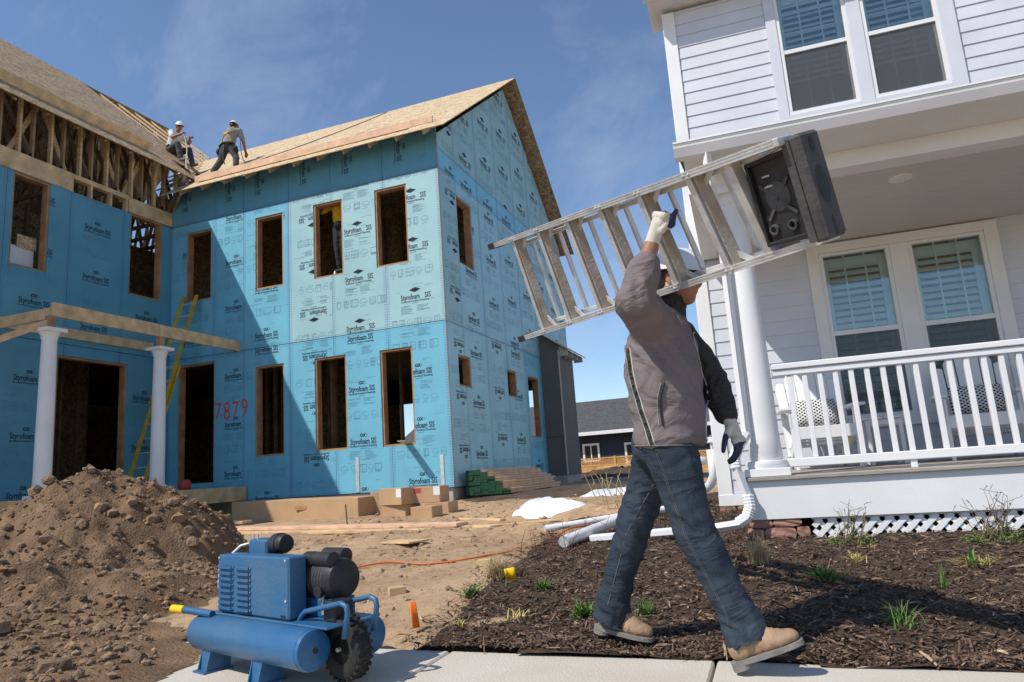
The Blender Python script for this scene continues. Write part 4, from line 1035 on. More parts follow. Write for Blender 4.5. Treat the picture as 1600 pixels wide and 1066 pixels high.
# scrap wood on the rubble behind
ORD = ['first', 'second', 'third', 'fourth', 'fifth', 'sixth', 'seventh', 'eighth', 'ninth', 'tenth']
rnd = random.Random(4)
for k in range(9):
    x = -6.2 + rnd.uniform(-.9, 1.1); y = 27.0 + rnd.uniform(-.5, .6); a = rnd.gauss(0, .4); L = rnd.uniform(.6, 1.3); z = .45 + k * .03 + .12 * rnd.random()
    q = B().bar((x - L * math.cos(a), y - L * math.sin(a), z), (x + L * math.cos(a), y + L * math.sin(a), z + rnd.gauss(0, .06)), rnd.choice((.09, .14, .24)), .03)
    solo(q, 'scrap_board', M['lumx'] if k % 3 else M['cedar'], 'scrap wood board, %s from the bottom of the heap before the cedar fence' % ORD[k], 'board', 'scrap wood heap', bevel=.003)
def heap(cx_, cy_, rx, ry, h, name, m, label, cat, seed, step=.06):
    q = B(); nx_ = int(2 * rx / step); ny_ = int(2 * ry / step); ix = {}
    def hv(i, j):
        if (i, j) not in ix:
            x = cx_ - rx + i * step; y = cy_ - ry + j * step; d = math.hypot((x - cx_) / rx, (y - cy_) / ry)
            d += .25 * fbm(V((x * 1.3, y * 1.3, seed))); hh_ = h * max(0, 1 - d * d) * (1 + .45 * fbm(V((x * 3, y * 3, seed + 4)))) if d < 1 else -.03
            ix[i, j] = len(q.v); q.v.append(V((x, y, gz(x, y) + ground_detail(x, y) * .6 + hh_)))
        return ix[i, j]
    for i in range(nx_):
        for j in range(ny_):
            ids = (hv(i, j), hv(i + 1, j), hv(i + 1, j + 1), hv(i, j + 1))
            if any(q.v[t].z > gz(q.v[t].x, q.v[t].y) + ground_detail(q.v[t].x, q.v[t].y) * .6 for t in ids): q.f.append(ids); q.m.append(0)
    return solo(q, name, m, label, cat, smooth=True, fix=False)
heap(-2.72, 8.75, .48, .55, .17, 'snow_patch', M['snow'], 'bright white melting snow pile on the dirt below the lumber stack', 'snow', 2, .04)
heap(-3.15, 9.55, .34, .26, .14, 'snow_patch', M['snowd'], 'greyish shaded snow just behind the bright white snow pile', 'snow', 5, .04)
heap(-2.35, 11.2, .75, .42, .10, 'snow_patch', M['snowd'], 'long thin bluish snow strip farther back towards the fence', 'snow', 9, .05)
M['soild'] = mat('dark_soil', (.085, .058, .04), .9, .4, 3, .8, 30)  # dark brown soil tone for the bank and the mound
heap(-3.3, 12.6, 2.3, 1.5, .10, 'soil_bank', M['soild'], 'dark soil bank beside the lumber stack', 'soil', 12, .08)
heap(-5.6, 26.6, 2.2, 1.6, .35, 'rubble_mound', M['soild'], 'dark rubble mound before the cedar fence', 'soil', 15, .1)
heap(-1.95, 8.6, .6, .8, .13, 'soil_ridge', M['dirt'], 'low ridge of tan soil by the dry stalks', 'soil', 18, .05)

# ================================================================== AIR COMPRESSOR
CA = V((.9427, -.3337, 0)); CB = V((.3337, .9427, 0)); C0 = V((-2.734, 2.845, 0))
def K(s, t, z): return C0 + CA * s + CB * t + V((0, 0, z))
KM = Matrix(((CA.x, CB.x, 0, C0.x), (CA.y, CB.y, 0, C0.y), (0, 0, 1, 0), (0, 0, 0, 1)))
ac = thing('air_compressor', 'blue twin-tank wheelbarrow air compressor on the sidewalk beside the dirt pile', 'air compressor', K(.45, .15, 0))
def cb(lo, hi, name, m, parent=None, bevel=.006): return B().box(lo, hi, 0, KM).build(name, M[m], parent or ac, bevel=bevel)
for t in (0, .294):
    r = .082; pr = [(0, -.002), (.03, 0), (.06, .008), (.076, .022), (r, .045), (r, .90), (.0835, .901), (.0835, .925), (r, .926), (.079, .945), (.06, .952), (.0, .955)]
    tk = B().lathe(pr, K(0, t, .16), 36, CA).build('tank', M['blue'], ac, smooth=True, angle=.6)
    if t == 0:
        B().lathe([(.012, -.004), (.012, .003), (.0, .004)], K(.955, t, .16), 12, CA).build('drain_plug', M['black'], tk)
for s in (.16, .60):
    q = B()
    for d in (-.045, .03):
        q.prism([K(s + d, -.07, .0), K(s + d, .05, .0), K(s + d, .065, .12), K(s + d, -.04, .12)], CA * .008)
    q.prism([K(s - .055, -.085, .0), K(s + .05, -.085, .0), K(s + .05, .06, .0), K(s - .055, .06, .0)], (0, 0, .008))
    q.prism([K(s - .037, -.055, .008), K(s + .03, -.055, .008), K(s + .03, -.045, .11), K(s - .037, -.045, .11)], CB * .006)
    q.build('foot', M['blue'], ac)
cb((.05, .02, .236), (1.0, .30, .246), 'base_plate', 'blue')
# belt guard with louvres
hg = cb((.115, .03, .25), (.72, .125, .515), 'belt_guard', 'blue', None, .008)
for c0 in (.14, .295):
    for k in range(8):
        z = .462 - k * .0265; q = B()
        n = 8; top = []; 
        for (dz, dt) in ((0, 0), (.004, -.012), (-.010, -.012), (-.014, 0)):
            top.append((dz, dt))
        q.prism([K(c0, .0295 + dt, z + dz) for dz, dt in top], CA * .115); q.ell(K(c0, .03, z - .006), (.008, .008, .008)); q.ell(K(c0 + .115, .03, z - .006), (.008, .008, .008))
        q.build('louver', M['blue'], hg, smooth=True, angle=.5)
for s, z in ((.155, .272), (.39, .258), (.66, .262)): cb((s, .0275, z), (s + .035, .0292, z + .009), 'slot', 'black', hg, 0)
pump = cb((.20, .14, .50), (.36, .24, .575), 'pump_head', 'blue', None, .01)
B().cyl(K(.30, .19, .25), K(.30, .19, .50), .05).build('pump_cylinder', M['black'], pump, smooth=True, angle=.6)
B().lathe([(.0, 0), (.035, .002), (.047, .012), (.05, .03), (.05, .06), (.046, .062), (.046, .085), (.04, .10), (.0, .102)], K(.36, .19, .552), 28, CA).build('air_filter', M['black'], pump, smooth=True, angle=.6)
for s in (.215, .255): B().cyl(K(s, .16, .575), K(s, .16, .598), .005, .005, 8).build('bolt', M['alu'], pump)
mo = B().lathe([(0, 0), (.06, .002), (.085, .02), (.09, .04), (.09, .245), (.082, .27), (.05, .285), (0, .287)], K(.60, .215, .405), 32, CA).build('motor', M['black'], ac, smooth=True, angle=.6)
for dt, z, L in ((.05, .495, .16), (-.05, .49, .2)):
    B().tube([K(.66, .215 + dt, z), K(.67, .215 + dt, z), K(.66 + L, .215 + dt, z), K(.67 + L, .215 + dt, z)], [.012, .034, .034, .012], 16).build('capacitor_cover', M['black'], mo, smooth=True, angle=.7)
cb((.62, .15, .246), (.86, .28, .325), 'motor_mount', 'blue')
# wheel
wc = K(.965, .147, .142)
tp = [(.060, -.035), (.085, -.042), (.112, -.040), (.122, -.030), (.126, -.012), (.126, .012), (.122, .030), (.112, .040), (.085, .042), (.060, .035)]
wl = B().lathe(tp + [tp[0]], wc, 40, CB).build('wheel', M['rubber'], ac, smooth=True)
q = B()
for k in range(26):
    a = 2 * math.pi * k / 26
    for o_, da in ((-.026, 0), (0, .12), (.026, 0)):
        r_ = CA * math.cos(a + da) + V((0, 0, math.sin(a + da))); tg = CA * -math.sin(a + da) + V((0, 0, math.cos(a + da)))
        q.bar(wc + CB * (o_ - .010) + r_ * .1235, wc + CB * (o_ + .010) + r_ * .1235, .012, .012, up=r_)
o = q.build('tread_lugs', M['rubber'], wl); tag(o, kind='stuff')
B().lathe([(0, -.028), (.02, -.03), (.024, -.018), (.05, -.014), (.062, -.03), (.064, -.02), (.064, .02), (0, .02)], wc, 28, CB).build('rim', M['trimg'], wl, smooth=True, angle=.6)
B().cyl(wc - CB * .05, wc + CB * .05, .009, .009, 10).build('axle', M['alu'], wl)
for t in (.075, .225):
    pts = [K(.70, t, .19), K(.745, t, .262), K(.775, t, .285), K(1.03, t, .335), K(1.065, t, .325), K(1.072, t, .30), K(1.045, t, .20)]
    B().tube(pts, .0115, 10).build('wheel_guard', M['blue'], ac, smooth=True)
for t in (-.02, .31):
    h_ = B().tube([K(.16, t, .25), K(-.07, t - .03, .262)], .017, 12).build('handle', M['blue'], ac, smooth=True, angle=.6)
    B().tube([K(-.055, t - .029, .261), K(-.155, t - .04, .262)], .02, 12).build('grip', M['flagy'], h_, smooth=True, angle=.6)
gg = B().lathe([(0, 0), (.022, 0), (.024, .004), (.024, .016), (.02, .018), (0, .018)], K(.80, .14, .36), 20, -CB).build('pressure_gauge', M['tape'], ac, smooth=True, angle=.6)
B().cyl(K(.80, .15, .26), K(.80, .15, .345), .007, .007, 8).build('gauge_stem', M['alu'], gg)
B().lathe([(.024, .0), (.027, .0), (.027, .02), (.024, .02)], K(.80, .14, .36), 20, -CB).build('gauge_bezel', M['black'], gg)
cb((.87, .10, .246), (.95, .20, .33), 'pressure_switch', 'black')
for s, z in ((.13, .50), (.70, .50), (.13, .27), (.70, .33)): B().lathe([(.006, 0), (.006, .003), (.0, .005)], K(s, .0295, z), 8, -CB).build('bolt', M['alu'], hg)
for k in range(9): B().lathe([(.0915, 0), (.0915, .004)], K(.655 + k * .02, .215, .405), 28, CA).build('motor_fin', M['blackd'], mo)
B().tube([K(.12, .08, .30), K(.07, .06, .36), K(.08, .06, .46), K(.15, .13, .545), K(.22, .17, .56)], .008, 8).build('copper_line', M['alu'], ac, smooth=True)

# ================================================================== MATERIALS ON THE GROUND
def carton(name, label, c, size, rz, tape=True, tilt=0, lid=None, group=None, red=False):
    Mx = Matrix.Translation(c) @ Matrix.Rotation(rz, 4, 'Z') @ Matrix.Rotation(tilt, 4, 'X')
    t = thing(name, label, 'box', c, group); w, d, h = size
    B().box((-w / 2, -d / 2, 0), (w / 2, d / 2, h), 0, Mx).build('carton', M['kraft'], t, bevel=.006)
    B().box((-w / 2 + .004, -.03, h), (w / 2 - .004, .03, h + .0015), 0, Mx).build('seam_tape', M['kraft'], t)
    if tape: B().box((w / 2 - .22 * min(1, w), -d / 2 - .0015, h * .45), (w / 2 - .22 * min(1, w) + .10, -d / 2, h * .45 + .12), 0, Mx).build('label_sticker', M['tape'], t)
    if red: B().box((-w / 2 + .03, -d / 2 - .0015, h * .62), (-w / 2 + .15, -d / 2, h * .62 + .07), 0, Mx).build('red_print', M['redink'], t)
    return t
# long box, top seen in sun, lying parallel to the wall
lb = B().prism([(-8.72, 9.75, .30), (-5.98, 9.35, .22), (-5.98, 9.35, .585), (-8.72, 9.75, .62)], (.15, .62, 0))
lbt = thing('long_carton', 'very long flat cardboard carton lying in front of the blue wall', 'box', (-7.3, 9.8, .26))
lb.build('carton', M['kraft'], lbt, bevel=.008)
B().prism([(-5.974, 9.60, .40), (-5.968, 9.63, .40), (-5.968, 9.75, .40), (-5.974, 9.72, .40)], (0, 0, .12)).build('label_sticker', M['tape'], lbt)
B().box((-7.25, 9.50, .44), (-6.95, 9.512, .50)).build('stencil_mark', M['buck'], lbt)
carton('carton', 'open-topped carton with raised flaps behind the long carton end', V((-5.75, 9.95, .26)), (.5, .5, .38), .15, False)
carton('carton', 'upper left of the small stacked cartons, tilted, with a white label', V((-5.22, 9.25, .45)), (.46, .36, .24), -.28, True, .0)
carton('carton', 'upper right small carton with red print and white label', V((-4.80, 9.45, .45)), (.44, .36, .23), .05, True, 0, red=True)
carton('carton', 'lower left small carton squeezed under the tilted one', V((-5.22, 9.3, .22)), (.42, .38, .228), -.1, False)
carton('carton', 'front lower carton nearest the plank stack', V((-4.62, 8.95, .20)), (.34, .30, .22), -.05, False)
carton('carton', 'rear lower carton under the red printed carton', V((-4.62, 9.42, .22)), (.38, .34, .228), .02, False)
# planks on the ground
def plank(p0, p1, w, t, m, label, group=None, up=(0, 0, 1)):
    return solo(B().bar(p0, p1, w, t, up=up), 'plank', M[m], label, 'board', group, bevel=.004)
plank((-7.75, 8.25, .29), (-3.45, 7.55, .26), .24, .04, 'pink', 'uppermost long pinkish plank of the stack before the cartons')
plank((-7.6, 8.05, .245), (-3.62, 7.38, .22), .22, .04, 'lumx', 'lower long plank showing its edge at the front of the plank stack')
plank((-7.1, 8.2, .20), (-3.4, 7.7, .185), .30, .04, 'pink', 'bottom hidden plank beneath the long plank stack')
plank((-3.55, 7.66, .22), (-2.98, 7.42, .225), .20, .04, 'lumx', 'short plank end jutting right from under the plank stack')
plank((-3.25, 7.5, .22), (-2.3, 7.72, .25), .06, .025, 'lumx', 'thin lath lying on dirt right of the plank stack')
plank((-3.9, 8.5, .25), (-3.2, 8.2, .24), .10, .03, 'lumx', 'narrow offcut lying behind the right end of the planks')
plank((-8.9, 9.2, .34), (-7.9, 9.0, .33), .30, .04, 'lumx', 'sunlit plank piece by the porch deck corner')
plank((-8.7, 8.75, .30), (-7.7, 8.95, .33), .28, .04, 'lumx', 'light plank lying across others near the dirt pile')
plank((-8.6, 8.5, .27), (-7.4, 8.35, .25), .34, .02, 'lumx', 'plywood strip on ground right of the dirt pile')
plank((-3.75, 6.45, .20), (-3.35, 6.30, .205), .26, .02, 'lumx', 'tan plywood scrap pressed into the dirt')
for x, y, a, lb_ in ((-2.17, 5.12, .1, 'small wood block on dirt beside the orange cord'), (-2.48, 4.32, .7, 'cut wood block lying on bare dirt above the orange flag'), (-2.9, 6.4, .4, 'short wood offcut on the rutted dirt'), (-3.35, 8.35, .9, 'flat wood chip near the snow pile')):
    z = gz(x, y) + ground_detail(x, y)
    Mx = Matrix.Translation((x, y, z)) @ Matrix.Rotation(a, 4, 'Z')
    solo(B().box((-.055, -.035, -.005), (.055, .035, .045 if y < 6 else .03), 0, Mx), 'wood_block', M['lum'], lb_, 'wood block', bevel=.003)
solo(B().cyl((-5.2, 7.88, .2), (-5.27, 7.95, .54), .008, .008, 8), 'metal_rod', M['black'], 'thin black rod standing up from the plank stack', 'rod')
# white paper roll and dark box beside it
solo(B().tube([(-6.42, 6.78, .31), (-6.10, 6.66, .31)], .075, 24), 'paper_roll', M['pvc'], 'white roll lying at the right foot of the dirt pile', 'roll', smooth=True, angle=.6)
# lumber stack with green ends
rnd = random.Random(9); rows = [(.43, 6), (.475, 6), (.52, 5), (.565, 5), (.61, 5), (.655, 4), (.70, 4), (.745, 3), (.79, 3), (.835, 2)]
WB_ = .142
LT = B()
for i, (z, n) in enumerate(rows):
    for k in range(n):
        x = -5.37 + k * WB_ + rnd.uniform(0, .006); y0 = 12.02 + rnd.uniform(-.012, .012) + .03 * k * 0; L = rnd.uniform(2.9, 3.5)
        t = thing('lumber_board', 'green-ended lumber board, %s from the wall in the %s row up of the stack' % (ORD[k], ORD[i]), 'board', (x + .05, y0, z), 'green-ended lumber stack')
        B().box((x, y0, z), (x + WB_ - .006, y0 + L, z + .042)).build('board', M['pink'] if rnd.random() < .75 else M['lumx'], t, bevel=.003)
        B().box((x - .001, y0 - .003, z - .001), (x + WB_ - .005, y0 + .035, z + .043)).build('painted_end', M['green'], t)
for y in (12.5, 14.6): solo(B().box((-5.4, y, .30), (-4.4, y + .09, .425)), 'bearer', M['lum'], 'timber bearer under the near end of the green-ended stack' if y < 13 else 'timber bearer under the far end of the green-ended stack', 'bearer')
for k in range(4): solo(B().box((-4.55 + .02 * k, 12.1, .30 + k * .022), (-4.05 + .02 * k, 14.2, .318 + k * .022)), 'siding_bundle', M['trimg'], 'grey siding sheet, %s from the ground in the bundle beside the green-ended lumber' % ORD[k], 'siding sheet', 'grey siding bundle')
# pipes by the mulch
def pipe(pts, r, label, name='pvc_pipe', hollow=True):
    t = thing(name, label, 'pipe', pts[0]); p0 = V(pts[0]); p1 = V(pts[-1]); d = (p1 - p0).normalized(); L = (p1 - p0).length
    B().lathe([(r, 0), (r, L), (r * .8, L), (r * .8, 0), (r, 0)], p0, 24, d).build('pipe', M['pvc'], t, smooth=True, angle=.6); return t
pipe([(-1.66, 5.55, .235), (-1.30, 7.4, .34)], .046, 'white round drain pipe with open end pointing at the camera')
pipe([(-2.20, 6.75, .235), (-0.95, 7.75, .33)], .036, 'thin white pipe lying behind the open-ended drain pipe')
t = thing('downspout_extension', 'flat ribbed white downspout extension lying on mulch behind the walker', 'pipe', (-1.5, 5.9, .2))
e0, e1 = V((-1.53, 5.93, .215)), V((-.60, 5.82, .27)); B().bar(e0, e1, .10, .05).build('channel', M['vinyl'], t, bevel=.006)
for k in (-.03, 0, .03): B().bar(e0 + V((0, k, .0265)), e1 + V((0, k, .0265)), .008, .006).build('rib', M['vinyl'], t)
# orange extension cord
pts = []
for x, y in ((-3.9, 4.7), (-3.6, 4.85), (-3.3, 5.0), (-3.05, 5.22), (-2.72, 5.24), (-2.35, 5.45), (-2.0, 6.0), (-1.85, 6.5), (-1.55, 7.0), (-1.4, 7.8)):
    pts.append(V((x, y, gz(x, y) + ground_detail(x, y) + .016 + (.02 if x > -2 else 0))))
solo(B().tube(smooth_path(pts), .008, 8), 'orange_cable', M['cord'], 'thin orange extension cord snaking across the dirt', 'cord', smooth=True)
# stake flags
def flag(x, y, hgt, m, label, kind):
    z = mulch_z(x, y) if kind else gz(x, y) + ground_detail(x, y); t = thing('marker_flag', label, 'flag', (x, y, z))
    B().cyl((x, y, z - .02), (x + .01, y, z + hgt), .0018, .0018, 6).build('wire', M['alu'], t)
    q = B(); n = 6
    if kind: g = [[(x + .006 + .075 * i / n, y + .012 * math.sin(i * .9) - .03 * j, z + hgt - .075 + .075 * j + .012 * i / n) for i in range(n + 1)] for j in (0, .5, 1)]
    else: g = [[(x + .006 + .035 * i / n + .02 * (1 - j), y - .015 * math.sin(i * .8), z + hgt - .13 + .13 * j) for i in range(n + 1)] for j in (0, .5, 1)]
    vs = [p for r_ in g for p in r_]; fs = [(j * (n + 1) + i, j * (n + 1) + i + 1, (j + 1) * (n + 1) + i + 1, (j + 1) * (n + 1) + i) for j in range(2) for i in range(n)]
    q.add(vs, fs); o = q.build('flag_sheet', M[m], t, smooth=True); md = o.modifiers.new('thick', 'SOLIDIFY'); md.thickness = .0012
flag(-1.70, 4.33, .115, 'flagy', 'square yellow utility flag in the mulch by dry grass', True)
flag(-1.93, 3.47, .15, 'flago', 'drooping orange utility flag at the mulch edge by the sidewalk', False)

# ================================================================== PLANTS
def tuft(x, y, n, h, spread, m, label, cat='plant', w=.004, seed=0, lean=.5, group=None):
    r_ = random.Random(seed); q = B(); z = mulch_z(x, y) if x > mulch_edge(y) else gz(x, y) + ground_detail(x, y)
    for _ in range(n):
        a = r_.uniform(0, 6.283); L = h * r_.uniform(.45, 1.1); bx_ = V((x + r_.gauss(0, spread * .3), y + r_.gauss(0, spread * .3), z - .006)); d = V((math.cos(a), math.sin(a), 0)); s = V((-d.y, d.x, 0)); k_ = r_.uniform(.1, 1) * lean
        pts = []
        for i in range(5):
            u = i / 4; pts.append((bx_ + d * (spread * k_ * 1.6 * u ** 1.7) + V((0, 0, L * (u - .42 * k_ * u * u))), w * (1 - u * .85)))
        vs = []
        for p, ww in pts: vs += [p - s * ww, p + s * ww]
        q.add(vs, [(2 * i, 2 * i + 1, 2 * i + 3, 2 * i + 2) for i in range(4)])
    return solo(q, 'grass_tuft' if cat == 'grass' else 'plant', M[m], label, cat, group, fix=False)
tuft(-1.86, 4.62, 420, .19, .10, 'grassd', 'big mound of dry straw-coloured grass beside the yellow flag', 'grass', .0025, 1, 1.3)
tuft(-1.84, 4.12, 90, .09, .07, 'grassg', 'green leafy clump at the mulch edge left of the yellow flag', 'plant', .007, 2, .9)
tuft(-1.43, 4.26, 80, .085, .06, 'grassg', 'green tuft in mulch right of the yellow flag', 'plant', .005, 3, .8)
tuft(-1.37, 3.64, 16, .075, .09, 'grassy', 'sparse yellow-green sprout in mulch near the sidewalk', 'plant', .006, 4, 1.3)
tuft(-1.03, 3.68, 110, .10, .07, 'grassg', 'green clump against the rear boot of the walker', 'plant', .007, 5, .8)
tuft(-1.15, 4.95, 60, .05, .06, 'grassd', 'low orange-brown dry tuft behind the walker', 'grass', .003, 6, 1.0)
tuft(-.56, 5.0, 110, .08, .07, 'grassy', 'yellow-green tuft seen between the legs of the walker', 'grass', .003, 7, 1.0)
tuft(-.53, 5.75, 60, .07, .05, 'grassg', 'small green tuft by the downspout extension', 'plant', .004, 8, .8)
tuft(-.17, 4.85, 260, .20, .08, 'grassd', 'upright dry grass clump right of the front knee of the walker', 'grass', .002, 9, .7)
tuft(.38, 4.78, 90, .06, .06, 'grassy', 'short yellow tuft in the middle of the right mulch bed', 'grass', .003, 10, 1.0)
tuft(.98, 4.75, 120, .07, .09, 'grassy', 'yellow tuft with broad green leaves at far right', 'grass', .003, 11, 1.2)
tuft(.96, 4.72, 9, .14, .05, 'grassg', 'broad upright green leaves growing out of the right yellow tuft', 'plant', .016, 12, .6)
tuft(.42, 3.62, 60, .13, .10, 'grassg', 'spiky green plant inside the shadow of the walker', 'plant', .004, 13, 1.1)
tuft(.72, 4.21, 22, .13, .04, 'grassg', 'thin green shoot right of the big shadow', 'plant', .004, 14, .6)
tuft(.18, 4.43, 130, .09, .10, 'grassg', 'green leafy patch at the upper edge of the shadow', 'plant', .006, 15, .9)
tuft(-.72, 3.75, 60, .09, .07, 'grassg', 'green tuft in shadow between the boots', 'plant', .004, 16, .8)
tuft(-1.67, 3.55, 26, .05, .06, 'grassy', 'tiny pale sprouts near the orange flag', 'plant', .004, 17, 1.0)
def shrub(x, y, label, seed, nt_=14, h=.30, leaves=900, rad=.20):
    r_ = random.Random(seed); z = mulch_z(x, y); t = thing('shrub', label, 'shrub', (x, y, z)); q = B(); lf = B()
    for k in range(nt_):
        a = r_.uniform(0, 6.28); d = V((math.cos(a) * r_.uniform(.1, .7), math.sin(a) * r_.uniform(.1, .5), 1)); L = h * r_.uniform(.6, 1.15); p = V((x + r_.gauss(0, .05), y + r_.gauss(0, .04), z)); pts = [p]
        for i in range(6): p = p + d.normalized() * L / 6; d += V((r_.gauss(0, .12), r_.gauss(0, .12), 0)); pts.append(p)
        q.tube(pts, [.004 * (1 - i / 8) for i in range(7)], 5)
        for i in range(2, 7):
            if r_.random() < .5:
                e_ = pts[i] + V((r_.gauss(0, .04), r_.gauss(0, .04), r_.uniform(.01, .06))); q.tube([pts[i], e_], .0015, 4)
                for _ in range(3): leaf_at(lf, pts[i].lerp(e_, r_.random()), r_, .012)
    for _ in range(leaves):
        a = r_.uniform(0, 6.28); rr_ = rad * r_.random() ** .5; leaf_at(lf, V((x + math.cos(a) * rr_, y + math.sin(a) * rr_ * .7, z + r_.random() ** 1.6 * .13 * (1.15 - rr_ / rad))), r_, .016)
    o = q.build('stems', M['twig'], t, fix=False); o = lf.build('leaves', M['leaf'], t, fix=False); tag(o, kind='stuff')
def leaf_at(q, p, r_, L):
    a = r_.uniform(0, 6.28); d = V((math.cos(a), math.sin(a), r_.uniform(-.2, .9))).normalized() * L * r_.uniform(.6, 1.3); s = d.cross(V((r_.gauss(0, 1), r_.gauss(0, 1), 1))).normalized() * L * .35
    q.add([p, p + d * .5 + s, p + d, p + d * .5 - s], [(0, 1, 2, 3)])
shrub(.42, 5.50, 'low shrub with bare twigs in front of the porch lattice', 31, 12, .26, 700, .17)
shrub(1.28, 5.40, 'larger leafy shrub with twigs at the right edge of the bed', 32, 22, .30, 1300, .22)
def stalks(x, y, n, h, m, label, seed, sp=.1, th=.004):
    r_ = random.Random(seed); q = B(); z = gz(x, y)
    for _ in range(n):
        p = V((x + r_.gauss(0, sp), y + r_.gauss(0, sp), z)); d = V((r_.gauss(0, .22), r_.gauss(0, .22), 1)); L = h * r_.uniform(.5, 1.1); pts = [p]
        for i in range(5): p = p + d.normalized() * L / 5; d += V((r_.gauss(0, .14), r_.gauss(0, .14), 0)); pts.append(p)
        q.tube(pts, [th * (1 - i / 9) for i in range(6)], 5)
        if r_.random() < .7: q.tube([pts[3], pts[3] + V((r_.gauss(0, .08), r_.gauss(0, .08), .1))], th * .5, 4)
    solo(q, 'dead_stalks', M[m], label, 'plant', fix=False)
stalks(-1.72, 8.3, 20, .55, 'grassd', 'tall pale dead stalks behind the walker near the soil ridge', 41, .13, .007)
stalks(-1.68, 5.15, 12, .26, 'twigr', 'thin reddish rose canes at the mulch edge before the pipe', 42, .12, .003)
stalks(-1.55, 6.2, 8, .22, 'twigr', 'short dark twigs beside the open drain pipe', 43, .12, .003)

# ================================================================== YELLOW EXTENSION LADDER
el = thing('extension_ladder', 'yellow extension ladder leaning in the inner corner of the blue house', 'ladder', (-11.55, 10.5, .89))
b0, t0_ = V((-11.62, 10.35, .89)), V((-11.58, 11.70, 5.05)); d = (t0_ - b0).normalized()
for name, off_, wd, f0, f1 in (('base_section', V((0, 0, 0)), .21, 0, .62), ('fly_section', V((0, -.05, .02)), .185, .42, 1.0)):
    a, c = b0.lerp(t0_, f0) + off_, b0.lerp(t0_, f1) + off_
    s_ = B().bar(a + V((-wd, 0, 0)), c + V((-wd, 0, 0)), .03, .08, up=(1, 0, 0)).build(name, M['yel'], el)
    B().bar(a + V((wd, 0, 0)), c + V((wd, 0, 0)), .03, .08, up=(1, 0, 0)).build('rail', M['yel'], s_)
    L = (c - a).length; k = .2
    while k < L:
        p = a + d * k; B().cyl(p + V((-wd, 0, 0)), p + V((wd, 0, 0)), .016, .016, 8).build('rung', M['alu'], s_); k += .305
solo(B().lathe([(.0, 0), (.09, .01), (.12, .06), (.12, .14), (.09, .2), (0, .21)], (-10.9, 10.9, .885), 20), 'red_jug', M['redink'], 'red round container on the unfinished porch deck', 'container', smooth=True)
# rope on the roof
rp = [V((-11.2, 12.75, rz2(12.75) + .75)), V((-11.0, 12.7, rz2(12.7) + .1)), V((-10.6, 13.0, rz2(13.0) + .035)), V((-9.9, 13.6, rz2(13.6) + .035)), V((-9.2, 14.8, rz2(14.8) + .035)), V((-8.9, 15.9, rz2(15.9) + .035))]
solo(B().tube(smooth_path(rp), .012, 6), 'safety_rope', M['rope'], 'dark safety rope running up the sunlit roof deck', 'rope', smooth=True)

# ================================================================== STEPLADDER carried by the walker
Au, Al, Bu, Bl = V((-1.395, 3.75, 2.149)), V((-1.307, 3.926, 1.603)), V((.189, 2.2, 1.77)), V((.298, 2.355, 1.488))
LE = ((Bu + Bl) - (Au + Al)).normalized(); LL = 2.245
LWv = (Au - Al); LWv = (LWv - LE * LWv.dot(LE)).normalized(); LN = LE.cross(LWv).normalized()
if LN.y > 0: LN = -LN                                   # towards the camera side
sl_ = thing('stepladder', 'aluminium stepladder with black cap carried level on the shoulder of the walker', 'ladder', (-.5, 2.9, 1.6))
def lp(s, w, n=0.0):
    """s metres along the ladder from the feet, w -1 lower rail .. 1 upper rail, n towards camera"""
    lo = Al.lerp(Bl, s / LL); up = Au.lerp(Bu, s / LL); return lo.lerp(up, (w + 1) / 2) + LN * n
for w in (-1, 1):
    r_ = B().bar(lp(-.02, w), lp(2.20, w), .028, .068, up=LN).build('front_rail', M['alu'], sl_, bevel=.003)
    q = B()
    for dn in (-.6, 0, .6):
        for sgn in (1,): q.bar(lp(0, w) + LN * .0345 + LWv * dn * .018, lp(2.18, w) + LN * .0345 + LWv * dn * .018, .005, .003, up=LN)
    q.build('rail_ridges', M['alu'], r_); r_.children[-1]['kind'] = 'stuff'
    B().bar(lp(-.035, w), lp(.045, w), .036, .08, up=LN).build('foot_boot', M['black'], r_, bevel=.004)
    r2_ = B().bar(lp(.10, w * .86) - LN * .075, lp(2.05, w * .9) - LN * .05, .022, .042, up=LN).build('rear_rail', M['alu'], sl_, bevel=.003)
tz_ = [.26, .56, .86, 1.155, 1.445, 1.75]
for s in tz_:
    t = B().bar(lp(s, -1, .006), lp(s, 1, .006), .028, .036, up=LN).build('tread', M['alu'], sl_, bevel=.003)
    B().bar(lp(s + .036, -.99, -.004), lp(s + .036, .99, -.004), .044, .012, up=LE + LN * .35).build('tread_top', M['tread'], t, bevel=.002)
    for w in (-1, 1):
        B().bar(lp(s + .005, w * .62, -.012), lp(s + .10, w * .97, -.012), .022, .006, up=LN).build('tread_brace', M['alu'], t)
        for k in (.0, .03): B().ell(lp(s + k, w, .036), (.007, .007, .007), None, 8, 5).build('rivet', M['trimg'], t)
for s in (.32, .62, .92, 1.22, 1.53, 1.84):
    B().bar(lp(s, -.86, -.07), lp(s, .86, -.07), .018, .022, up=LN).build('rear_bar', M['alu'], sl_, bevel=.003)
B().bar(lp(1.955, -.97, -.0), lp(1.955, .97, -.0), .034, .05, up=LN).build('shelf_bar', M['alu'], sl_, bevel=.003)
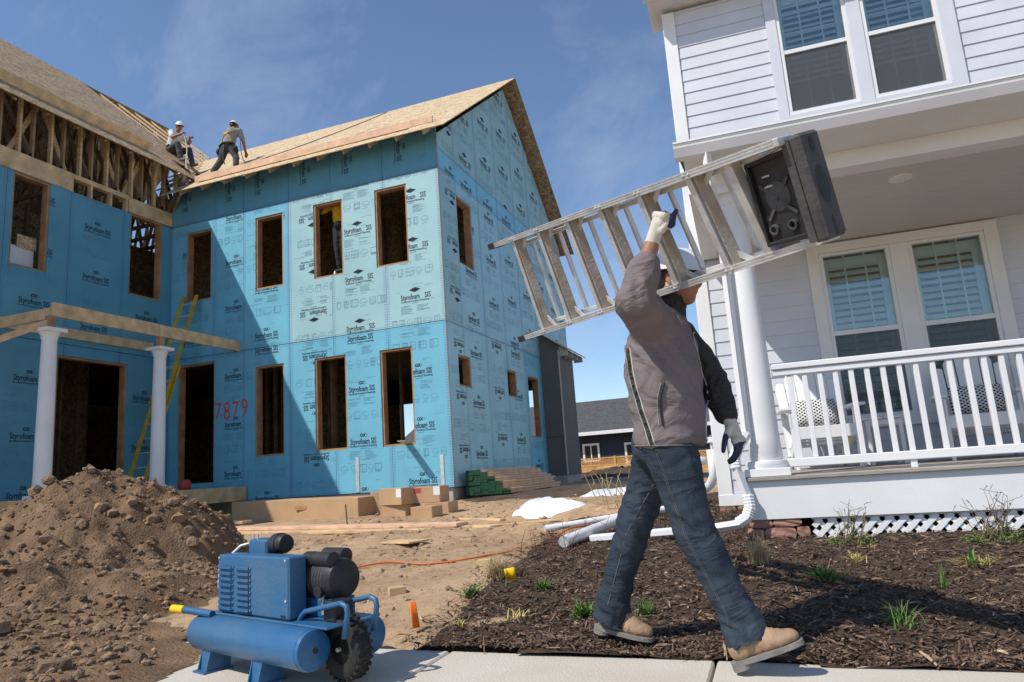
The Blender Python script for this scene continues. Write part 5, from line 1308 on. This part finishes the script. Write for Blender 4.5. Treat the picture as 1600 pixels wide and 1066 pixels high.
# moulded cap
def lbox(s0, s1, w0, w1, n0, n1, name, m, parent, bevel=.0):
    c = [lp(s, 0, n) + LWv * w for s in (s0, s1) for w in (w0, w1) for n in (n0, n1)]
    q = B().add(c, [(0, 1, 3, 2), (4, 6, 7, 5), (0, 4, 5, 1), (2, 3, 7, 6), (0, 2, 6, 4), (1, 5, 7, 3)]); return q.build(name, M[m], parent, bevel=bevel)
cp = lbox(2.19, 2.245, -.172, .172, -.06, .04, 'top_cap', 'blackd', sl_, .01)
lbox(2.18, 2.21, -.167, .167, .0405, .046, 'cap_lip', 'blackd', cp, .002)
q = B()
for w, r0, f in ((0, .05, .55), (.13, .020, .6), (-.12, .016, .5), (-.15, .010, .8)):
    cc = lp(2.2458, 0, -.01) + LWv * w; n = 18
    q.add([cc + LWv * math.cos(k * 2 * math.pi / n) * r0 * 1.25 + LN * math.sin(k * 2 * math.pi / n) * r0 * f for k in range(n)], [tuple(range(n))])
q.build('cap_shade_ovals', M['black'], cp, fix=False)  # flat black ovals painted as the shade of hollows in the cap
# folded paint shelf
sh = lbox(1.99, 2.15, -.140, .140, -.020, -.008, 'paint_shelf', 'black', sl_, .004)
for a, c, w0, w1 in ((1.985, 2.155, .133, .147), (1.985, 2.155, -.147, -.133), (1.98, 1.992, -.147, .147), (2.148, 2.16, -.147, .147)): lbox(a, c, w0, w1, -.020, .012, 'shelf_rim', 'black', sh, .003)
q = B().lathe([(0, .006), (.035, .006), (.05, .004), (.052, 0), (0, 0)], lp(2.07, 0, -.008) + LWv * .01, 28, LN); q.build('bucket_ring', M['blackd'], sh, smooth=True, angle=.6)
for a in (.8, -.8): B().bar(lp(2.07, 0, -.003) + (LE * math.cos(a) + LWv * math.sin(a)) * -.085, lp(2.07, 0, -.003) + (LE * math.cos(a) + LWv * math.sin(a)) * .085, .010, .004, up=LN).build('shelf_web', M['blackd'], sh)
for k in (.085, .05): B().tube([lp(2.03, 0, -.005) + LWv * k, lp(2.05, 0, .008) + LWv * k, lp(2.06, 0, -.005) + LWv * k], .004, 6).build('tool_hook', M['alu'], sh)
for s in (2.02, 2.10): B().lathe([(.018, 0), (.018, .012), (.012, .012), (.012, 0)], lp(s, 0, -.008) - LWv * .095, 14, LN).build('tool_ring', M['blackd'], sh)
B().bar(lp(1.97, 0, -.028) - LWv * .15, lp(1.97, 0, -.028) + LWv * .15, .02, .006, up=LN).build('shelf_hinge', M['alu'], sh)
for w in (-1, 1): B().tube([lp(1.98, w * .8, -.03), lp(2.16, w * .95, -.04)], .006, 6).build('spreader', M['alu'], sl_)

# ================================================================== PEOPLE
def remeshed(b, name, mats, parent, voxel, smooth=4, disp=None, faces=None, kind=None):
    off = offset_of(parent) if parent is not None else V((0, 0, 0))
    me = bpy.data.meshes.new(name); me.from_pydata([p - off for p in b.v], [], b.f)
    o = bpy.data.objects.new(name, me); COL.objects.link(o)
    m = o.modifiers.new('r', 'REMESH'); m.mode = 'VOXEL'; m.voxel_size = voxel; m.use_smooth_shade = True
    if smooth: s = o.modifiers.new('s', 'SMOOTH'); s.iterations = smooth; s.factor = .5
    dg = bpy.context.evaluated_depsgraph_get(); me2 = bpy.data.meshes.new_from_object(o.evaluated_get(dg))
    bpy.data.objects.remove(o); bpy.data.meshes.remove(me)
    if disp:
        ns = [v.normal.copy() for v in me2.vertices]
        for v, n in zip(me2.vertices, ns): v.co += n * disp(v.co + off, n)
    if not isinstance(mats, (list, tuple)): mats = [mats]
    me2.materials.clear()
    for k in mats: me2.materials.append(k)
    if faces:
        for p in me2.polygons: p.material_index = faces(p.center + off, p.normal)
    me2.polygons.foreach_set('use_smooth', [True] * len(me2.polygons)); me2.name = name; me2.update()
    o = link(name, me2, parent)
    return o
def limb(b, pts, rad, n=14, flat=1.0):
    b.tube(pts, rad, n, True, 0, flat)
    for p, r in zip(pts, rad): b.ell(p, (r * .98, r * .98, r * .98), None, 12, 8)
def fmat(x, z, o):
    """frame with local x along x, local z near z"""
    x = V(x).normalized(); z = V(z); y = z.cross(x).normalized(); z = x.cross(y)
    return Matrix(((x.x, y.x, z.x, o[0]), (x.y, y.y, z.y, o[1]), (x.z, y.z, z.z, o[2]), (0, 0, 0, 1)))
def hand(b, F, curl=(.5, .6, .5), thumb=.5, side=1, sc=1.0, ta=.75):
    """wrist at origin, fingers along +x, palm faces -z, thumb on +y*side"""
    P = lambda x, y, z: F @ V((x * sc, y * side * sc, z * sc))
    R3 = F.to_3x3()
    for x, y in ((.02, .0), (.05, .012), (.05, -.012), (.08, .022), (.08, -.0), (.08, -.02)): b.ell(P(x, y, 0), (.022 * sc,) * 3, Matrix.Diagonal((1, 1, 1)).to_3x3(), 10, 7)
    limb(b, [P(-.05, 0, 0), P(.0, 0, 0), P(.05, 0, .0)], [.029 * sc, .028 * sc, .026 * sc], 12)
    for k, (y, L, r) in enumerate(((.031, .072, .0102), (.011, .080, .0105), (-.010, .074, .0102), (-.029, .058, .0092))):
        p = V((.088 - .004 * abs(k - 1), y, 0)); a = 0; pts = [V((.06, y * .8, 0)), p.copy()]
        for seg, f in enumerate((.45, .31, .24)):
            a += curl[seg] * (1 + .07 * k); p = p + V((math.cos(a) * L * f * 1.25, 0, -math.sin(a) * L * f * 1.25)); pts.append(p.copy())
        limb(b, [P(*q) for q in pts], [r * 1.15 * sc, r * 1.12 * sc, r * sc, r * .95 * sc, r * .85 * sc], 10)
    p = V((.025, .026, -.004)); pts = [p.copy()]; a = ta
    for L in (.036, .030, .024):
        p = p + V((math.cos(a) * L, math.sin(a) * L * .75, -thumb * L)); a -= thumb * .55; pts.append(p.copy())
    limb(b, [P(*q) for q in pts], [.0155 * sc, .0130 * sc, .0115 * sc, .0095 * sc], 10)
def head(b, F, sc=1.0):
    """F: origin head centre, x = facing, z = up"""
    e = lambda c, r: b.ell(F @ (V(c) * sc), tuple(k * sc for k in r), F.to_3x3().to_4x4(), 16, 11)
    e((-.005, 0, .03), (.098, .077, .098)); e((.028, 0, -.03), (.066, .062, .085)); e((.05, 0, -.085), (.036, .038, .032))
    e((.096, 0, -.018), (.020, .014, .026)); e((.090, 0, .008), (.012, .010, .03)); e((.078, 0, -.058), (.018, .026, .011)); e((.072, 0, .030), (.020, .058, .014))
    for s in (-1, 1): e((-.008, s * .077, -.012), (.022, .010, .033)); e((.052, s * .045, -.022), (.025, .018, .022))
def hardhat(F, parent, sc=1.0, m='hat', name='hard_hat'):
    q = B(); n, k_ = 28, 9; vs = []
    for i in range(k_ + 1):
        th = math.pi / 2 * i / k_
        for j in range(n):
            ph = 2 * math.pi * j / n; rid = 1 + (.035 if abs(math.sin(ph)) < .25 else 0) * math.cos(th) ** .3 * (1 if i > 1 else 0)
            vs.append(F @ (V((.126 * math.cos(ph) * math.cos(th), .104 * math.sin(ph) * math.cos(th), .105 * math.sin(th) * rid + .035)) * sc))
    for j in range(n):
        ph = 2 * math.pi * j / n; c = max(0, math.cos(ph)); vs.append(F @ (V(((.136 + .045 * c ** 2) * math.cos(ph), .114 * math.sin(ph), .027 - .012 * c)) * sc))
    base = (k_ + 1) * n
    fs = [(i * n + j, i * n + (j + 1) % n, (i + 1) * n + (j + 1) % n, (i + 1) * n + j) for i in range(k_) for j in range(n)]
    fs += [(base + j, base + (j + 1) % n, (j + 1) % n, j) for j in range(n)]
    q.add(vs, fs); o = q.build(name, M[m], parent, smooth=True); md = o.modifiers.new('t', 'SOLIDIFY'); md.thickness = .004 * sc; return o

# ---------------------------------------------------------------- the walker
man = thing('person', 'walker in grey jacket, jeans and tan boots carrying a stepladder, white hard hat', 'person', (-.42, 3.1, 0))
FW = V((.97, -.20, 0)).normalized()
hipR, kneeR, ankR = V((-.415, 3.02, .90)), V((-.335, 2.98, .525)), V((-.185, 2.965, .150))
hipL, kneeL, ankL = V((-.455, 3.19, .90)), V((-.645, 3.25, .515)), V((-.79, 3.30, .155))
shR, elR, wrR = V((-.42, 2.94, 1.405)), V((-.438, 2.725, 1.455)), V((-.352, 2.742, 1.678))
shL, elL, wrL = V((-.355, 3.29, 1.39)), V((-.235, 3.35, 1.17)), V((-.170, 3.28, .985))
neck, hc = V((-.365, 3.09, 1.46)), V((-.305, 3.075, 1.60))
HF = fmat(V((.95, -.12, -.12)), (0, 0, 1), hc)
bd_ = B(); head(bd_, HF)
limb(bd_, [V((-.39, 3.1, 1.36)), neck, hc + V((-.02, 0, -.05))], [.07, .058, .058])
limb(bd_, [V((-.43, 3.1, .95)), V((-.41, 3.1, 1.15)), V((-.39, 3.1, 1.36))], [.11, .11, .10])
for s_, e_, w_ in ((shR, elR, wrR), (shL, elL, wrL)): limb(bd_, [V((-.39, 3.1, 1.36)), s_, e_, e_.lerp(w_, .5), w_], [.07, .05, .043, .040, .031])
for h_, k_, a_ in ((hipR, kneeR, ankR), (hipL, kneeL, ankL)): limb(bd_, [V((-.43, 3.1, .93)), h_, k_, k_.lerp(a_, .35), a_], [.09, .078, .052, .05, .04])
remeshed(bd_, 'body', M['skin'], man, .0085, 3)
# hair and glasses
hh_ = B(); hh_.ell(HF @ V((-.03, 0, .03)), (.088, .082, .085), HF.to_3x3().to_4x4()); hh_.ell(HF @ V((-.07, 0, -.03)), (.045, .065, .06), HF.to_3x3().to_4x4()); remeshed(hh_, 'hair', M['hair'], man, .008, 2)
gl = B().tube([HF @ V((.0, -.078, .008)), HF @ V((.075, -.066, .010)), HF @ V((.102, -.03, .008)), HF @ V((.106, 0, .008)), HF @ V((.102, .03, .008)), HF @ V((.075, .066, .010))], [.005, .012, .017, .010, .017, .012], 10).build('safety_glasses', M['black'], man, smooth=True)
hardhat(HF, man)
# jeans
jb = B()
PEL = V((-.435, 3.1, .92))
jb.ell(PEL, (.135, .165, .12)); jb.ell(PEL + V((0, 0, .05)), (.135, .16, .10)); jb.ell(PEL + V((-.04, 0, -.04)), (.115, .155, .11))
limb(jb, [hipR, hipR.lerp(kneeR, .35), hipR.lerp(kneeR, .7), kneeR, kneeR.lerp(ankR, .4), kneeR.lerp(ankR, .75), ankR.lerp(kneeR, .02)], [.114, .108, .093, .084, .079, .074, .072], 20)
limb(jb, [hipL, hipL.lerp(kneeL, .35), hipL.lerp(kneeL, .7), kneeL, kneeL.lerp(ankL, .4), kneeL.lerp(ankL, .75), ankL.lerp(kneeL, .06)], [.112, .104, .090, .081, .078, .074, .072], 20)
# bootcut: hems spread over the boots
jb.tube([kneeR.lerp(ankR, .8), ankR + V((.004, 0, -.035))], [.074, .086], 20); jb.tube([kneeL.lerp(ankL, .8), ankL + V((-.012, 0, -.040))], [.074, .086], 20)
def fold(p, sx, sz, seed): return noise.noise(V((p.x * sx + seed, p.y * sx, p.z * sz)))
def ridge(v): return 1 - abs(v) * 2
def jdisp(p, n):
    d = 0
    for kn in (kneeR, kneeL):                                 # creases behind and round the knees
        k = math.exp(-((p - kn).length / .13) ** 2); d += .015 * k * ridge(fold(p + V((0, 0, p.x * .9 + .05 * noise.noise(p * 9))), 5, 17, 3))
    for an in (ankR, ankL):                                   # stacked folds at the hem
        k = math.exp(-((p - an - V((0, 0, .03))).length / .13) ** 2); d += .017 * k * ridge(fold(p + V((0, 0, p.x * .6 + .06 * noise.noise(p * 9))), 6, 18, 11))
    k = math.exp(-((p.z - .84) / .07) ** 2); d += .008 * k * ridge(fold(p + V((0, 0, p.x)), 7, 16, 21))
    d += .010 * ridge(fold(p + V((0, 0, p.x * 1.6 + .08 * noise.noise(p * 6))), 5, 8, 31)) * .6 + .005 * fold(p, 16, 28, 5)
    return d - .010
jeans = remeshed(jb, 'jeans', M['jean'], man, .0075, 2, jdisp)
jbt = BVHTree.FromPolygons([v.co + offset_of(man) for v in jeans.data.vertices], [tuple(p.vertices) for p in jeans.data.polygons])
def leg_seam(a, k, c, dx, name, m):
    pts = [(a.lerp(k, t / 8).x + dx, a.lerp(k, t / 8).z) for t in range(0, 8)] + [(k.lerp(c, t / 8).x + dx, k.lerp(c, t / 8).z) for t in range(0, 8)]
    out = []
    for x, z in pts:
        h = jbt.ray_cast(V((x, 2.0, z)), V((0, 1, 0)))
        if h[0] is not None: out.append(h[0] + h[1] * .0005)
    p = smooth_path(out, 4); B().tube(p, .0020, 6, True, 0, .5).build(name, m, jeans, smooth=True)
M['thread'] = mat('seam_thread', (0.13, 0.125, 0.12), .9, .3, 60)
for dx in (-.035, -.028): leg_seam(hipR + V((0, 0, -.05)), kneeR, ankR, dx, 'leg_seam', M['thread'])
leg_seam(hipL + V((0, 0, -.12)), kneeL, ankL, -.01, 'leg_seam', M['thread'])
# jacket
kb = B()
def ring_loft(b, rings, n=28):
    vs = [V((cx_ + rx * math.cos(2 * math.pi * j / n), cy_ + ry * math.sin(2 * math.pi * j / n), z)) for z, cx_, cy_, rx, ry in rings for j in range(n)]
    k = len(rings); fs = [(i * n + j, i * n + (j + 1) % n, (i + 1) * n + (j + 1) % n, (i + 1) * n + j) for i in range(k - 1) for j in range(n)]
    b.add(vs, fs + [tuple(range(n - 1, -1, -1)), tuple((k - 1) * n + j for j in range(n))])
ring_loft(kb, [(.868, -.415, 3.1, .140, .185), (.90, -.415, 3.1, .152, .195), (.98, -.407, 3.1, .158, .20), (1.08, -.409, 3.1, .162, .205), (1.20, -.413, 3.1, .163, .21), (1.31, -.41, 3.1, .155, .205), (1.38, -.40, 3.1, .135, .19), (1.44, -.385, 3.1, .095, .13), (1.475, -.37, 3.09, .07, .085)])
limb(kb, [V((-.41, 3.0, 1.34)), shR, shR.lerp(elR, .5), elR, elR.lerp(wrR, .40), elR.lerp(wrR, .62)], [.12, .102, .089, .080, .070, .058], 18)
limb(kb, [V((-.39, 3.2, 1.34)), shL, shL.lerp(elL, .5), elL, elL.lerp(wrL, .5), elL.lerp(wrL, .88)], [.11, .09, .082, .074, .066, .052], 18)
def kdisp(p, n):
    d = .014 * ridge(fold(p + V((0, 0, p.x * .7)), 5, 9, 2)) * .7 + .005 * fold(p, 14, 20, 8)
    k = math.exp(-((p - elR).length / .15) ** 2); d += .014 * k * ridge(fold(V((p.z, p.y, p.x)), 5, 20, 6))
    k = math.exp(-((p - elL).length / .14) ** 2); d += .014 * k * ridge(fold(p + V((0, 0, p.x * .6)), 6, 22, 16))
    k = math.exp(-((p - V((-.42, 2.92, 1.28))).length / .16) ** 2); d += .012 * k * ridge(fold(p + V((0, 0, p.x * 1.4)), 6, 14, 26))
    k = math.exp(-((p.z - .90) / .05) ** 2); d += .007 * k * ridge(fold(p + V((0, 0, p.x * .2)), 8, 14, 41))
    return d - .006
def kshade(c, n): return 1 if (c.x > -.30 + (1.2 - c.z) * .0 and c.y > 3.12 and c.z > .9) else 0  # far front of the jacket gets its shade as darker cloth
jacket = remeshed(kb, 'jacket', [M['jack'], M['jackd']], man, .0085, 4, kdisp, kshade)
bt = BVHTree.FromPolygons([v.co + offset_of(man) for v in jacket.data.vertices], [tuple(p.vertices) for p in jacket.data.polygons])
def on_surf(pts, bv=bt, lift=.002, d=V((0, 1, 0))):
    out = []
    for x, z in pts:
        h = bv.ray_cast(V((x, 2.0, z)), d)
        if h[0] is not None: out.append(h[0] + h[1] * lift)
    return out
def strip(pts, r, name, m, parent, flat=.5):
    p = smooth_path(pts, 4)
    if len(p) > 2: B().tube(p, r, 8, True, 0, flat).build(name, M[m], parent, smooth=True)
sx0 = [(-.515 + .055 * (1.30 - z) / .42 - .02 * math.sin((z - .9) * 6), z) for z in [1.30 - .03 * k for k in range(15)]]
strip(on_surf(sx0), .010, 'side_panel_strip', 'jackd', jacket)
for dx in (-.012, .012): strip(on_surf([(x + dx, z) for x, z in sx0]), .0022, 'reflective_piping', 'trimg', jacket)
zx = [(-.275 + .03 * math.sin((1.42 - z) * 5), z) for z in [1.42 - .035 * k for k in range(16)]]
strip(on_surf(zx), .0032, 'front_zip', 'trimg', jacket)
px_ = [(-.385 - .025 * (k / 7) - .012 * math.sin(k / 7 * 3.14), 1.13 - .17 * k / 7) for k in range(8)]
strip(on_surf(px_), .009, 'pocket_opening', 'black', jacket); strip(on_surf([(x - .012, z) for x, z in px_]), .0022, 'reflective_piping', 'trimg', jacket)
strip(on_surf([(-.552 + .02 * k, .888 - .0012 * k) for k in range(13)]), .007, 'hem_band', 'jack', jacket)
cb_ = B(); ring = []
for j in range(24):
    a = 2 * math.pi * j / 24; ring.append((math.cos(a), math.sin(a)))
vs = []
for z, r0, dx in ((1.425, .088, 0), (1.475, .080, .012), (1.515, .084, .024), (1.52, .076, .024), (1.475, .070, .012)):
    for cx_, sy_ in ring: vs.append(V((-.372 + dx + cx_ * r0, 3.09 + sy_ * r0 * 1.15, z + .018 * (-cx_) + .012)))
fs = [(i * 24 + j, i * 24 + (j + 1) % 24, (i + 1) * 24 + (j + 1) % 24, (i + 1) * 24 + j) for i in range(4) for j in range(24)]
cb_.add(vs, fs); cb_.build('collar', M['jackd'], jacket, smooth=True, fix=True)
# gloves
gb = B(); gd = (V((.06, -.02, .13))).normalized(); FH = fmat(gd, V((-.62, -.75, .2)), wrR + gd * .03); hand(gb, FH, (1.45, 1.45, .9), .35, -1, 1.05, .35)
FHi = FH.inverted()
def gface(Fi):
    def f(c, n):
        l = Fi @ c; return 1 if l.x > .098 or (l.z < -.012 and l.x > .045) else 0
    return f
remeshed(gb, 'glove', [M['knit'], M['dip']], man, .0042, 3, None, gface(FHi))
gb = B(); gd = V((.045, -.01, -.15)).normalized(); FL = fmat(gd, V((.85, -.35, .25)), wrL + gd * .02); hand(gb, FL, (.42, .5, .4), .55, -1, 1.08)
remeshed(gb, 'glove', [M['knit'], M['dip']], man, .0042, 3, None, gface(FL.inverted()))
# boots
def boot(heel, toe, ank, up):
    d = (toe - heel).normalized(); L = (toe - heel).length; up = V(up); up = (up - d * up.dot(d)).normalized(); sd2 = d.cross(up).normalized(); F = Matrix(((d.x, sd2.x, up.x, heel.x), (d.y, sd2.y, up.y, heel.y), (d.z, sd2.z, up.z, heel.z), (0, 0, 0, 1)))
    q = B(); e = lambda c, r: q.ell(F @ V(c), r, F.to_3x3().to_4x4(), 16, 10)
    e((.055, 0, .062), (.052, .042, .055)); e((.11, 0, .062), (.065, .042, .052)); e((.17, 0, .056), (.065, .045, .043)); e((L - .062, 0, .048), (.064, .049, .034)); e((L - .095, 0, .054), (.06, .046, .040)); e((L - .04, 0, .046), (.042, .042, .030)); e((.14, 0, .085), (.05, .032, .032))
    limb(q, [F @ V((.062, 0, .06)), F @ V((.068, 0, .11)), ank.lerp(F @ V((.068, 0, .11)), .15)], [.052, .052, .056], 16)
    return q, F, L
def make_boot(heel, toe, ank, up):
    q, F, L = boot(heel, toe, ank, up)
    def bdisp(p, n):
        l = F.inverted() @ p; return -.004 + .006 * math.exp(-((l.x - L * .62) / .035) ** 2) * ridge(fold(V((l.y, l.z, l.x)), 12, 60, 3)) + .002 * fold(p, 30, 30, 1)
    o = remeshed(q, 'boot', M['boot'], man, .006, 3, bdisp)
    pr = []
    N_ = 26
    for k in range(N_):
        a = 2 * math.pi * k / N_; x = L / 2 + (L / 2 + .004) * math.cos(a); w = (.038 + .014 * min(1, x / L * 1.5)) * (abs(math.sin(a)) ** .7) * (1 if math.sin(a) > 0 else -1); pr.append(F @ V((x, w, .0)))
    upv = F.to_3x3() @ V((0, 0, 1))
    B().prism([p + upv * .008 for p in pr], upv * .020).build('sole', M['sole'], o, bevel=.002)
    ps = [F @ V((max(-.002, .036 + .04 * math.cos(2 * math.pi * k / 16)), .038 * math.sin(2 * math.pi * k / 16), -.008)) for k in range(16)]
    B().prism(ps, upv * .017).build('heel_block', M['sole'], o)
    for k in range(4): B().bar(F @ V((.125 + k * .018, -.022, .112 - k * .010)), F @ V((.125 + k * .018, .022, .112 - k * .010)), .006, .005, up=upv).build('lace', M['kraft'], o)
make_boot(V((-.245, 2.955, .018)), V((.018, 2.925, .115)), ankR, (-.3, 0, 1))
make_boot(V((-.875, 3.32, .075)), V((-.605, 3.27, .028)), ankL, (.1, 0, 1))

# ---------------------------------------------------------------- roofers and the man in the window
def worker(label, J, shirt, pants, sc=1.0, hat=True, face=(1, 0, 0), vox=.016):
    base = V(J['base']); p = thing('person', label, 'person', base)
    g = lambda k: V(J[k])
    HFm = fmat(V(face), (0, 0, 1), g('head'))
    b = B(); head(b, HFm)
    limb(b, [g('chest'), g('neck'), g('head') - V((0, 0, .04))], [.08, .055, .06])
    limb(b, [g('pelvis'), g('pelvis').lerp(g('chest'), .5), g('chest')], [.115, .11, .115])
    for s in 'RL':
        limb(b, [g('chest'), g('sh' + s), g('el' + s), g('wr' + s), g('ha' + s)], [.08, .052, .042, .032, .030])
        d = (g('ha' + s) - g('wr' + s)).normalized(); hand(b, fmat(d, V((.3, -.2, 1)), g('wr' + s)), (.5, .5, .4), .4, 1 if s == 'L' else -1, 1.0)
        limb(b, [g('pelvis'), g('hip' + s), g('kn' + s), g('an' + s)], [.1, .078, .055, .042])
    remeshed(b, 'body', M['skin'], p, .010, 2)
    q = B(); mid = g('pelvis').lerp(g('chest'), .5)
    limb(q, [g('pelvis') + (g('chest') - g('pelvis')) * .12, mid, g('chest'), g('chest').lerp(g('neck'), .45)], [.145, .15, .155, .10], 18)
    for s in 'RL': limb(q, [g('chest').lerp(g('sh' + s), .4), g('sh' + s), g('sh' + s).lerp(g('el' + s), .7)], [.12, .082, .068], 14)
    dsp = lambda c, n: .008 * ridge(fold(c, 6, 12, 3)) - .006
    so = remeshed(q, 'shirt', M[shirt], p, vox, 3, dsp)
    q = B(); q.ell(g('pelvis'), (.15, .165, .13))
    for s in 'RL': limb(q, [g('pelvis').lerp(g('hip' + s), .5), g('hip' + s), g('hip' + s).lerp(g('kn' + s), .5), g('kn' + s), g('kn' + s).lerp(g('an' + s), .5), g('an' + s)], [.12, .105, .092, .080, .075, .070], 14)
    remeshed(q, 'trousers', M[pants], p, vox, 3, dsp)
    for s in 'RL':
        fd = V(J.get('fd', (1, 0, 0))); a = g('an' + s)
        q = B(); q.ell(a + V((0, 0, -.03)), (.06, .06, .07)); q.ell(a + fd * .06 + V((0, 0, -.055)), (.06, .05, .045)); q.ell(a + fd * .14 + V((0, 0, -.062)), (.06, .05, .035)); remeshed(q, 'boot', M['sole'] if pants == 'pant' else M['black'], p, .014, 2)
    q = B(); q.ell(HFm @ V((-.03, 0, .0)), (.085, .083, .095), HFm.to_3x3().to_4x4()); remeshed(q, 'hair', M['hair'], p, .012, 2)
    if hat: hardhat(HFm, p)
    return p, g, HFm, so
w1, g1, H1, s1_ = worker('roofer in pale T-shirt and white hard hat sitting at the edge of the open rafters', dict(base=(-13.5, 13.0, 9.35), pelvis=(-13.62, 13.0, 9.55), chest=(-13.48, 12.98, 9.88), neck=(-13.40, 12.97, 10.02), head=(-13.31, 12.95, 10.14),
    shR=(-13.42, 12.80, 9.94), elR=(-13.28, 12.70, 9.72), wrR=(-13.04, 12.72, 9.76), haR=(-12.97, 12.73, 9.79), shL=(-13.38, 13.16, 9.94), elL=(-13.22, 13.18, 9.74), wrL=(-13.03, 13.02, 9.78), haL=(-12.96, 12.98, 9.80),
    hipR=(-13.58, 12.9, 9.52), knR=(-13.20, 12.80, 9.56), anR=(-13.12, 12.82, 9.17), hipL=(-13.58, 13.1, 9.52), knL=(-13.22, 13.2, 9.58), anL=(-13.12, 13.2, 9.18)), 'tee', 'pant', face=(.9, -.35, -.25))
B().tube([H1 @ V((.075, -.066, .008)), H1 @ V((.105, -.03, .008)), H1 @ V((.108, 0, .008)), H1 @ V((.105, .03, .008)), H1 @ V((.075, .066, .008))], [.012, .018, .012, .018, .012], 8).build('sunglasses', M['black'], w1, smooth=True)
B().tube([(-13.50, 12.80, 9.62), (-13.62, 12.86, 9.60), (-13.76, 13.0, 9.6), (-13.62, 13.16, 9.60), (-13.48, 13.18, 9.62)], .035, 8, True, 0, .5).build('tool_belt', M['pantb'], w1, smooth=True)
solo(B().tube(smooth_path([V((-12.95, 12.74, 9.80)), V((-12.80, 12.70, 9.3)), V((-12.62, 12.5, 8.9)), V((-12.3, 12.2, 8.45))]), .014, 6), 'air_hose', M['trimg'], 'pale hose hanging from the hand of the sitting roofer to the eave', 'hose', smooth=True)
w2, g2, H2, s2_ = worker('roofer seen from behind bending over in grey T-shirt and yellow harness', dict(base=(-11.6, 12.7, 8.35), fd=(0, 1, 0), pelvis=(-11.55, 12.74, 9.08), chest=(-11.55, 12.86, 9.49), neck=(-11.58, 12.96, 9.66), head=(-11.62, 13.02, 9.77),
    shR=(-11.36, 12.92, 9.52), elR=(-11.31, 13.00, 9.26), wrR=(-11.42, 13.20, 9.12), haR=(-11.45, 13.26, 9.08), shL=(-11.76, 12.92, 9.50), elL=(-11.85, 13.02, 9.25), wrL=(-11.76, 13.18, 9.05), haL=(-11.73, 13.24, 9.0),
    hipR=(-11.44, 12.74, 9.02), knR=(-11.30, 12.74, 8.74), anR=(-11.20, 12.62, 8.47), hipL=(-11.66, 12.74, 9.02), knL=(-11.75, 12.72, 8.74), anL=(-11.86, 12.60, 8.45)), 'teeg', 'pant', face=(-.15, .9, -.25))
bs_ = BVHTree.FromPolygons([v.co + offset_of(w2) for v in s2_.data.vertices], [tuple(p.vertices) for p in s2_.data.polygons])
def back(pts): return [h[0] + h[1] * .008 for h in (bs_.ray_cast(V((x, 11.5, z)), V((0, 1, 0))) for x, z in pts) if h[0] is not None]
for pts in ([(-11.70, 9.50), (-11.62, 9.44), (-11.55, 9.38), (-11.48, 9.44), (-11.40, 9.50)], [(-11.55, 9.40), (-11.62, 9.32), (-11.66, 9.24), (-11.67, 9.16)], [(-11.55, 9.40), (-11.48, 9.32), (-11.44, 9.24), (-11.43, 9.16)]): strip(back(pts), .022, 'harness_strap', 'harn', w2)
for x, z, r in ((-11.80, 8.98, .085), (-11.30, 8.95, .09), (-11.36, 9.06, .07), (-11.74, 9.06, .06)):
    q = B(); q.ell((x, 12.70, z), (r * .8, r * .7, r)); q.ell((x + .01, 12.72, z - .05), (r * .7, r * .65, r)); remeshed(q, 'tool_pouch', M['pantb'], w2, .014, 2)
B().tube([(-11.75, 12.68, 9.10), (-11.55, 12.58, 9.11), (-11.35, 12.68, 9.10)], .04, 8, True, 0, .5).build('tool_belt', M['pantb'], w2, smooth=True)
B().tube([(-11.54, 12.60, 9.08), (-11.53, 12.56, 8.9), (-11.56, 12.58, 8.72), (-11.52, 12.6, 8.55)], .014, 6).build('lanyard', M['rope'], w2, smooth=True)
w3, g3, H3, s3_ = worker('person in yellow shirt standing on a small stepladder inside the second-storey window', dict(base=(-8.05, 12.15, 5.25), fd=(0, 1, 0), pelvis=(-8.03, 12.18, 6.20), chest=(-8.05, 12.16, 6.60), neck=(-8.05, 12.16, 6.78), head=(-8.05, 12.16, 6.92),
    shR=(-7.86, 12.16, 6.68), elR=(-7.76, 12.2, 6.88), wrR=(-7.83, 12.25, 7.10), haR=(-7.85, 12.26, 7.16), shL=(-8.25, 12.16, 6.68), elL=(-8.42, 12.08, 6.52), wrL=(-8.48, 12.06, 6.75), haL=(-8.50, 12.06, 6.82),
    hipR=(-7.94, 12.18, 6.14), knR=(-7.93, 12.16, 5.73), anR=(-7.93, 12.20, 5.32), hipL=(-8.12, 12.18, 6.14), knL=(-8.10, 12.14, 5.73), anL=(-8.09, 12.20, 5.32)), 'teey', 'pantb', face=(0, .9, .2))
a3 = thing('platform_ladder', 'small aluminium stepladder with green top inside the second-storey window', 'ladder', (-8.01, 12.2, 4.26))
B().box((-8.16, 12.1, 5.18), (-7.86, 12.34, 5.225)).build('top_cap', M['green'], a3, bevel=.006)
for s in (-1, 1):
    for yy, m_ in ((12.12, -.35), (12.32, 1)):
        B().bar((-8.01 + s * .13, yy, 5.18), (-8.01 + s * .23, yy + m_ * .3, 4.26), .03, .06, up=(0, 1, 0)).build('rail', M['alu'], a3)
for k in range(4):
    f = (k + .6) / 4.3; B().bar((-8.01 - (.13 + .10 * f), 12.12 - .105 * f, 5.18 - .92 * f), (-8.01 + (.13 + .10 * f), 12.12 - .105 * f, 5.18 - .92 * f), .07, .02).build('tread', M['alu'], a3)
